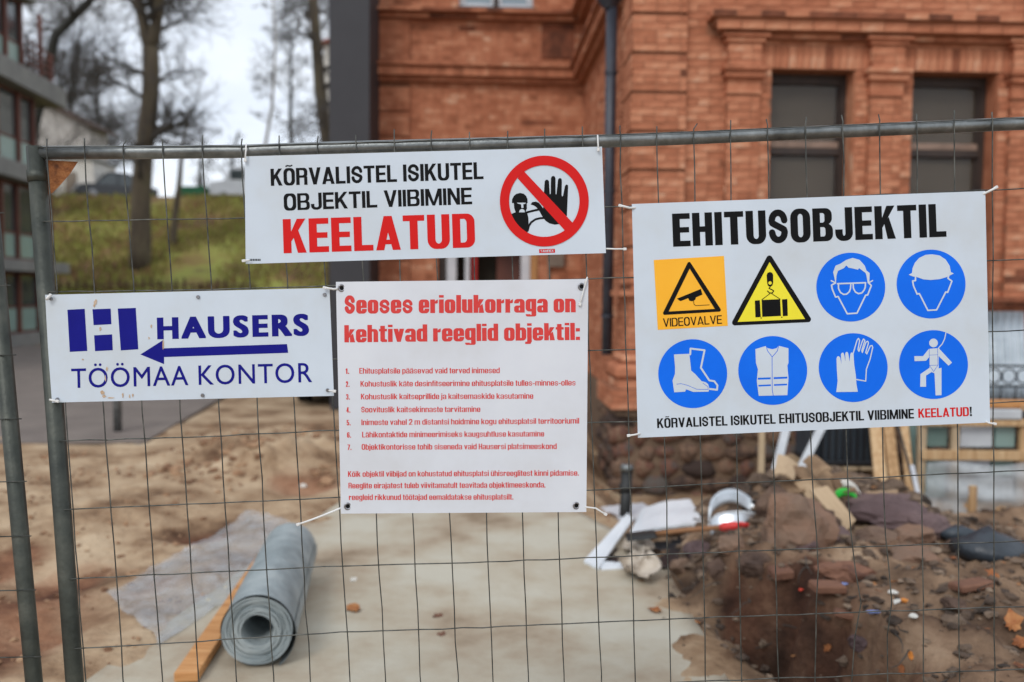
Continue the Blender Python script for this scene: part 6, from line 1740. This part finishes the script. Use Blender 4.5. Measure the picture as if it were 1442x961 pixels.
# ---- boards and veneer scraps on top of the mound
SC = [((1095,640),(1125,655),(1118,676),(1090,668),'crumpled pale cardboard piece at the very top left of the mound'),
      ((1105,655),(1165,660),(1200,705),(1150,690),'wide tan board sloping right on top of the mound'),
      ((1118,680),(1145,672),(1190,722),(1172,742),'long grey-brown board sliding down from the top'),
      ((1140,690),(1165,684),(1205,732),(1192,748),'second long board beside the grey-brown one'),
      ((1098,676),(1128,668),(1134,690),(1104,698),'pale broken cardboard corner on the mound top'),
      ((1168,668),(1195,664),(1206,690),(1180,694),'small brown board under the green scrap'),
      ((1218,692),(1265,690),(1262,704),(1222,706),'dark thin board lying on the purple rock'),
      ((1130,650),(1150,642),(1172,660),(1150,672),'curled light brown cardboard at the peak')]
for i, (a, b, c, d, lb) in enumerate(SC):
    y0 = ground_hit((c[0]+d[0])/2, max(c[1]+12, 712)).y-.02*i
    pts = [at_y(*d, y0-.1), at_y(*c, y0-.1), at_y(*b, y0+.14), at_y(*a, y0+.14)]
    slab('board_scrap', lb, 'board', pts, .012, M['cardboard'], curl=.02 if i in (0, 7) else .0)
gs = at_y(1190, 690, 5.35); t = thing('plastic_scrap', 'bright green and white plastic scrap on the boards', 'plastic scrap', gs-Vector((0, 0, .05)))
def strap(u, v, o=0.0):
    a = R(150-110*u); return gs+Vector((.02+.095*math.cos(a)-.01+.02*v, -.02+.03*u, .0+.075*math.sin(a)*1.0-.045*v-.05-.05*u*u))
part('green_band', G().sheet(lambda u, v: strap(u, v), 14, 3, .004), M['green_plastic'], t, smooth=True)
part('white_part', G().sheet(lambda u, v: strap(u*.75+.25, v)+Vector((.012, .02, .05)), 12, 3, .004), M['litter_white'], t, smooth=True)

# ---- leaning timber and frames at the right
YT = 7.25
def lean(px_b, px_t, wd, th, m, lb, name='timber_board', cat='board', yb=YT, yt=YT+.5, grp=None):
    b = at_y(px_b[0], px_b[1], yb); t_ = at_y(px_t[0], px_t[1], yt)
    d = (t_-b).normalized(); t_ = b+d*((t_-b).length)
    side = Vector((1, 0, 0)); side = (side-d*side.dot(d)).normalized(); n_ = side.cross(d)
    Mx = Matrix((side, n_, d)).transposed().to_4x4(); Mx = Matrix.Translation(b) @ Mx
    g_ = G(); g_.bbox((-wd/2, -th/2, -.05), (wd/2, th/2, (t_-b).length), .004, Mx)
    return single(name, g_, m, lb, cat, grp)
lean((1243, 705), (1232, 590), .11, .03, M['timber'], 'leftmost light timber board leaning below the safety board')
lean((1264, 712), (1250, 590), .09, .03, M['timber'], 'second light timber board leaning, slightly darker', yb=YT-.04, yt=YT+.46)
lean((1285, 724), (1272, 588), .07, .035, M['timber'], 'orange timber post leaning right of the two boards', yb=YT-.08, yt=YT+.42)
lean((1298, 722), (1262, 590), .018, .02, M['black_plastic'], 'thin dark rod leaning in front of the timber', 'rod', 'rod', yb=YT-.12, yt=YT+.3)
lean((1296, 712), (1284, 655), .035, .02, M['white_paint'], 'short white strip leaning beside the dark rod', 'white_strip', 'strip', yb=YT-.14, yt=YT)
lean((1300, 700), (1285, 590), .09, .03, M['tarp_green'], 'green painted board standing behind the timber', yb=YT+.3, yt=YT+.7)
lean((1071, 700), (1073, 600), .055, .03, M['timber_pale'], 'pale upright board in front of the stone base', yb=7.6, yt=7.9)
lean((1082, 705), (1108, 600), .075, .012, M['pack_white'], 'whitish strip leaning left, crossing the pale board', 'white_strip', 'strip', yb=7.2, yt=7.75)
lean((1122, 672), (1158, 600), .075, .012, M['pack_white'], 'whitish strip leaning right behind the cardboard', 'white_strip', 'strip', yb=7.3, yt=7.8)
# dark slatted crate and its pallet
ca = at_y(1168, 655, 7.9); cb = at_y(1226, 655, 7.9); ct = at_y(1200, 560, 7.9)
t = thing('plastic_crate', 'dark blue-black plastic crate standing on a pallet behind the mound', 'crate', Vector(((ca.x+cb.x)/2, 8.1, ca.z)))
part('crate_body', G().bbox((ca.x-.16, 7.9, ca.z), (cb.x, 8.4, ct.z), .015), M['blue_grey'], t)
n = 9
for i in range(n):
    x = ca.x-.14+(cb.x-ca.x+.13)*i/(n-1); part('rib', G().bbox((x-.012, 7.87, ca.z+.02), (x+.012, 7.9, ct.z-.02), .003), M['black_plastic'], t)
part('rim', G().bbox((ca.x-.17, 7.86, ca.z), (cb.x+.01, 8.41, ca.z+.045), .008), M['black_plastic'], t)
pz = ca.z-.004
pal = thing('pallet', 'grey wooden pallet under the dark plastic crate', 'pallet', Vector(((ca.x+cb.x)/2, 8.1, -.4)))
for zl in (0, 1):
    for i in range(5): part('deck_board', G().bbox((ca.x-.2+i*.155, 7.82, pz-.03-zl*.14), (ca.x-.2+i*.155+.13, 8.5, pz-.006-zl*.14), .003), M['timber_pale'], pal)
for i in range(3): part('block', G().bbox((ca.x-.18+i*.29, 7.84, pz-.139), (ca.x-.08+i*.29, 8.48, pz-.032), .003), M['timber_pale'], pal)
for i in range(3): part('stacked_block', G().bbox((ca.x-.18+i*.29, 7.84, -.4), (ca.x-.08+i*.29, 8.48, pz-.172), .003), M['timber_pale'], pal)
# wrapped window packs in a timber crate frame
YB = 7.55
def py2(px, py, y=YB): return at_y(px, py, y)
L0 = py2(1300, 745); Rr = py2(1650, 745)
crt = thing('packing_crate', 'open timber crate frame holding wrapped window units at far right', 'crate', Vector(((L0.x+Rr.x)/2, YB+.5, -.36)))
zf = lambda y: py2(1380, y).z
xf = lambda x: py2(x, 650).x
for x0, x1, m in ((1293, 1304, 'timber_pale'), (1340, 1350, 'timber_pale'), (1436, 1448, 'timber'), (1520, 1532, 'timber')):
    part('upright', G().bbox((xf(x0), YB, -.42), (xf(x1), YB+.05, zf(570)), .004), M[m], crt)
for y0, y1, a, b in ((592, 600, 1296, 1650), (634, 648, 1296, 1650), (708, 724, 1296, 1650), (748, 762, 1296, 1650)):
    part('rail', G().bbox((xf(a), YB-.025, zf(y1)), (xf(b), YB-.001, zf(y0)), .004), M['timber'], crt)
part('diagonal_post', G().bbox((xf(1362), YB-.06, -.4), (xf(1373), YB-.027, zf(683)), .004), M['timber'], crt)
part('base', G().bbox((xf(1290), YB, -.44), (xf(1650), YB+.9, -.40), .004), M['timber_pale'], crt)
for i, (a, b, y0, y1, m) in enumerate(((1308, 1338, 604, 632, 'tarp_green'), (1356, 1402, 603, 632, 'pack_white'), (1406, 1434, 603, 632, 'glass_green'), (1308, 1338, 652, 704, 'glass_green'), (1356, 1400, 650, 672, 'pack_white'), (1356, 1434, 676, 706, 'white_sheet'), (1308, 1338, 726, 746, 'glass_green'), (1378, 1434, 726, 746, 'tarp_green'), (1452, 1516, 604, 704, 'pack_white'), (1404, 1434, 650, 672, 'glass_green'))):
    single('window_pack', G().bbox((xf(a), YB+.06, zf(y1)), (xf(b), YB+.16, zf(y0)), .006), M[m],
           ['green framed pane at the top left of the packing crate', 'white wrapped unit at the top middle of the packing crate', 'glassy pane at the top right of the packing crate', 'tall glassy pane at the left of the packing crate', 'flat white unit in the second row of the packing crate', 'wide shiny white unit in the middle of the packing crate', 'glassy pane at the bottom left of the packing crate', 'green pane at the bottom right of the packing crate', 'big white unit beyond the right edge of the crate', 'small glassy pane right of the flat white unit'][i], 'window unit')
def wrapf(u, v):
    x = xf(1302)+(xf(1640)-xf(1302))*u; z_ = zf(742)+(zf(652)-zf(742))*v
    return Vector((x, YB-.04+.03*noise.noise(Vector((u*14, v*3, 2)))+.012*math.sin(v*18+u*9), z_+.02*math.sin(u*17)))
single('plastic_wrap', G().sheet(wrapf, 60, 20), M['wrap'], 'stretched clear plastic wrap across the packing crate', 'plastic wrap', smooth=True)
# yellow beam, white sheet, iron railing, corrugated sheets above the crate
ybm = thing('timber_beam', 'yellow timber beam lying on top of the packing crate', 'beam', Vector(((L0.x+Rr.x)/2, YB+.1, zf(575))))
part('beam', G().bbox((xf(1300), YB+.02, zf(575)), (xf(1650), YB+.14, zf(565)), .004), M['plank'], ybm)
single('white_pack', G().bbox((xf(1380), YB+.0, zf(591)), (xf(1650), YB+.5, zf(576.5)), .01), M['pack_white'], 'long white wrapped pack under the yellow beam', 'pack')
YR = 8.1
zr = lambda y: at_y(1415, y, YR).z
xr = lambda x: at_y(x, 540, YR).x
ir = thing('iron_railing', 'black wrought iron railing with rings standing behind the yellow beam', 'railing', Vector((xr(1420), YR, zr(572))))
for y0 in (514, 543, 570): part('bar', G().box((xr(1300), YR, zr(y0+3)), (xr(1640), YR+.02, zr(y0))), M['iron'], ir)
x = 1306
while x < 1640:
    part('baluster', G().tube([(xr(x), YR+.01, zr(543)), (xr(x), YR+.01, zr(574))], .008, 6), M['iron'], ir)
    c = Vector((xr(x+10), YR+.01, zr(530))); part('ring', G().tube([c+Vector((.068*math.cos(a), 0, .068*math.sin(a))) for a in [i*math.pi/9 for i in range(19)]], .008, 6, caps=False), M['iron'], ir)
    x += 21
for x in (1300, 1470, 1640): part('leg', G().box((xr(x)-.015, YR-.02, -.4), (xr(x)+.015, YR+.03, zr(512))), M['iron'], ir)
YC = 8.55
zc_ = lambda y: at_y(1415, y, YC).z
xc_ = lambda x: at_y(x, 480, YC).x
def corr(x0, dx):
    def fn(u, v):
        x = x0+u*dx; return Vector((x+(.14)*v, YC-.2+.38*v+.018*math.sin(u*dx/.076*2*math.pi), zc_(575)+(zc_(439)-zc_(575))*v))
    return fn
for i, (x0, dx, lb) in enumerate(((xc_(1350), .62, 'galvanised corrugated sheet leaning behind the iron railing, nearest the safety board'), (xc_(1350)+.66, .8, 'second corrugated sheet leaning at the right edge of the view'))):
    single('corrugated_sheet', G().sheet(corr(x0, dx), 64, 4, .003), M['corrugated'], lb, 'metal sheet', smooth=True)
sup = thing('sawhorse', 'timber trestle carrying the corrugated sheets', 'trestle', Vector((xc_(1420), YC, -.4)))
for xx in (xc_(1345), xc_(1500), xc_(1620)): part('leg', G().box((xx, YC-.26, -.42), (xx+.07, YC-.2, zc_(577))), M['timber_pale'], sup)
part('top_rail', G().box((xc_(1340), YC-.27, zc_(586)), (xc_(1640), YC-.1, zc_(576))), M['timber_pale'], sup)
# black rubbish bag
bg_ = ground_hit(1392, 792); V, F = rock_mesh(.185, .17, .115, 555, 2, .35)
c = at_y(1390, 770, bg_.y+.1)
single('rubbish_bag', ([v+c for v in V], F), M['bag_black'], 'black rubbish bag lying at the right foot of the mound', 'bag', smooth=True)
V, F = rock_mesh(.15, .1, .07, 556, 2, .3); c = at_y(1350, 757, bg_.y+.45)
single('tarpaulin_bundle', ([v+c for v in V], F), M['blue_grey'], 'blue-grey bundle of tarpaulin behind the black bag', 'bundle', smooth=True)
# ---- leaves and litter
def leafm(s_, seed):
    r_ = random.Random(seed); n = 15; V = [Vector((0, 0, .012*s_*8))]
    for i in range(n):
        a = 2*math.pi*i/n; q = s_*(1 if i % 2 else .74)*(.75+.35*math.cos(a)+.1*math.cos(2*a))*r_.uniform(.88, 1.1); V.append(Vector((q*math.cos(a), q*.7*math.sin(a), s_*.25*r_.uniform(0, 1))))
    return V, [(0, 1+i, 1+(i+1) % n) for i in range(n)]+[(0, 1+(i+1) % n, 1+i) for i in []]
LV = [(500, 864, .085, 'single brown leaf lying on the left part of the path', 'leaf'), (614, 872, .05, 'faint small leaf right of the single brown leaf', 'brick_shard'), (623, 896, .045, 'dull leaf lying lowest on the middle of the path', 'brick_shard'), (497, 821, .045, 'pale cream scrap of leaf under the rules banner', 'litter_white'), (925, 864, .07, 'orange leaf at the right edge of the path', 'leaf'), (983, 880, .022, 'tiny orange leaf at the foot of the cut bank', 'litter_orange'),
      (1168, 915, .035, 'orange leaf hanging on the dark cut bank', 'leaf'), (1425, 885, .075, 'large orange oak leaf at the right edge of the view', 'leaf'), (1436, 912, .08, 'second orange oak leaf just below the large one', 'leaf'),
      (1400, 815, .05, 'orange-brown leaf on the upper right slope', 'leaf'), (1440, 945, .05, 'small orange leaf in the bottom right corner', 'leaf'), (1284, 930, .03, 'yellowish leaf low on the right slope', 'litter_orange'), (1265, 850, .028, 'pale yellow leaf in the middle of the slope', 'litter_white'), (1270, 944, .03, 'orange leaf at the bottom of the slope', 'leaf')]
for i, (px, py, s_, lb, m) in enumerate(LV):
    p = gz(ground_hit(px, py), .012); V, F = leafm(s_, i)
    n_ = Vector((T(p.x-.03, p.y)-T(p.x+.03, p.y), T(p.x, p.y-.03)-T(p.x, p.y+.03), .06)).normalized()
    Q = n_.to_track_quat('Z', 'Y').to_matrix() @ Matrix.Rotation(rnd.uniform(0, 6), 3, 'Z')
    single('fallen_leaf', ([Q @ v+p for v in V], F), M[m], lb, 'leaf')
g = G(); r_ = random.Random(5)
for _ in range(260):
    x = r_.uniform(1.2, 3.6); y = r_.uniform(3.0, 6.2)
    if r_.random() > .25+.6*sm(1.6, 3.0, x): continue
    V, F = leafm(r_.uniform(.012, .035), _); p = Vector((x, y, T(x, y)+.012)); Q = Matrix.Rotation(r_.uniform(0, 6), 3, 'Z') @ Matrix.Rotation(r_.uniform(-.7, .7), 3, 'X')
    g.add([Q @ v+p for v in V], F)
single('leaf_litter', g, M['leaf'], kind='stuff', label='small fallen autumn leaves mixed into the earth of the mound', cat='leaf litter')
LT = [(1128, 834, .014, .012, 'litter_red', 'tiny red plastic bit in the dark earth'), (1185, 826, .07, .012, 'litter_blue', 'pale blue plastic shard on the slope'), (1258, 838, .03, .02, 'litter_white', 'small white crumpled paper on the slope'),
      (1274, 849, .022, .02, 'litter_orange', 'small orange bit beside the white paper'), (1230, 866, .035, .016, 'litter_blue', 'bluish scrap low on the slope'), (1286, 872, .024, .02, 'litter_white', 'pale green-white crumb of foam'), (427, 686, .05, .03, 'litter_white', 'white stone on the reddish earth by the rules banner')]
for i, (px, py, a, b, m, lb) in enumerate(LT):
    p = gz(ground_hit(px, py), .012); V, F = rock_mesh(a, b, b*.6, 700+i, 1)
    single('litter', ([v+p for v in V], F), M[m], lb, 'litter')
for i, (px, py, w_, h_, lb) in enumerate(((1215, 812, 60, 14, 'long flat brick shard lying on the slope'), (1368, 829, 56, 12, 'thin brownish roof tile shard on the right slope'), (1165, 832, 46, 14, 'flat brown shard above the blue scrap'), (1192, 870, 34, 10, 'dark tile shard low on the slope'), (1100, 812, 30, 16, 'brick lump near the pinkish rock'))):
    p = gz(ground_hit(px, py), .01); s_ = w_/FOC*p.y/2
    g = G(); g.bbox((-s_, -.05, -.012), (s_, .05, h_/FOC*p.y*.6), .008, Matrix.Translation(p) @ Matrix.Rotation(rnd.uniform(-.4, .4), 4, 'Z') @ Matrix.Rotation(rnd.uniform(-.25, .25), 4, 'X') @ Matrix.Rotation(rnd.uniform(-.12, .12), 4, 'Y'))
    single('brick_shard', g, M['brick_shard'], lb, 'brick shard')
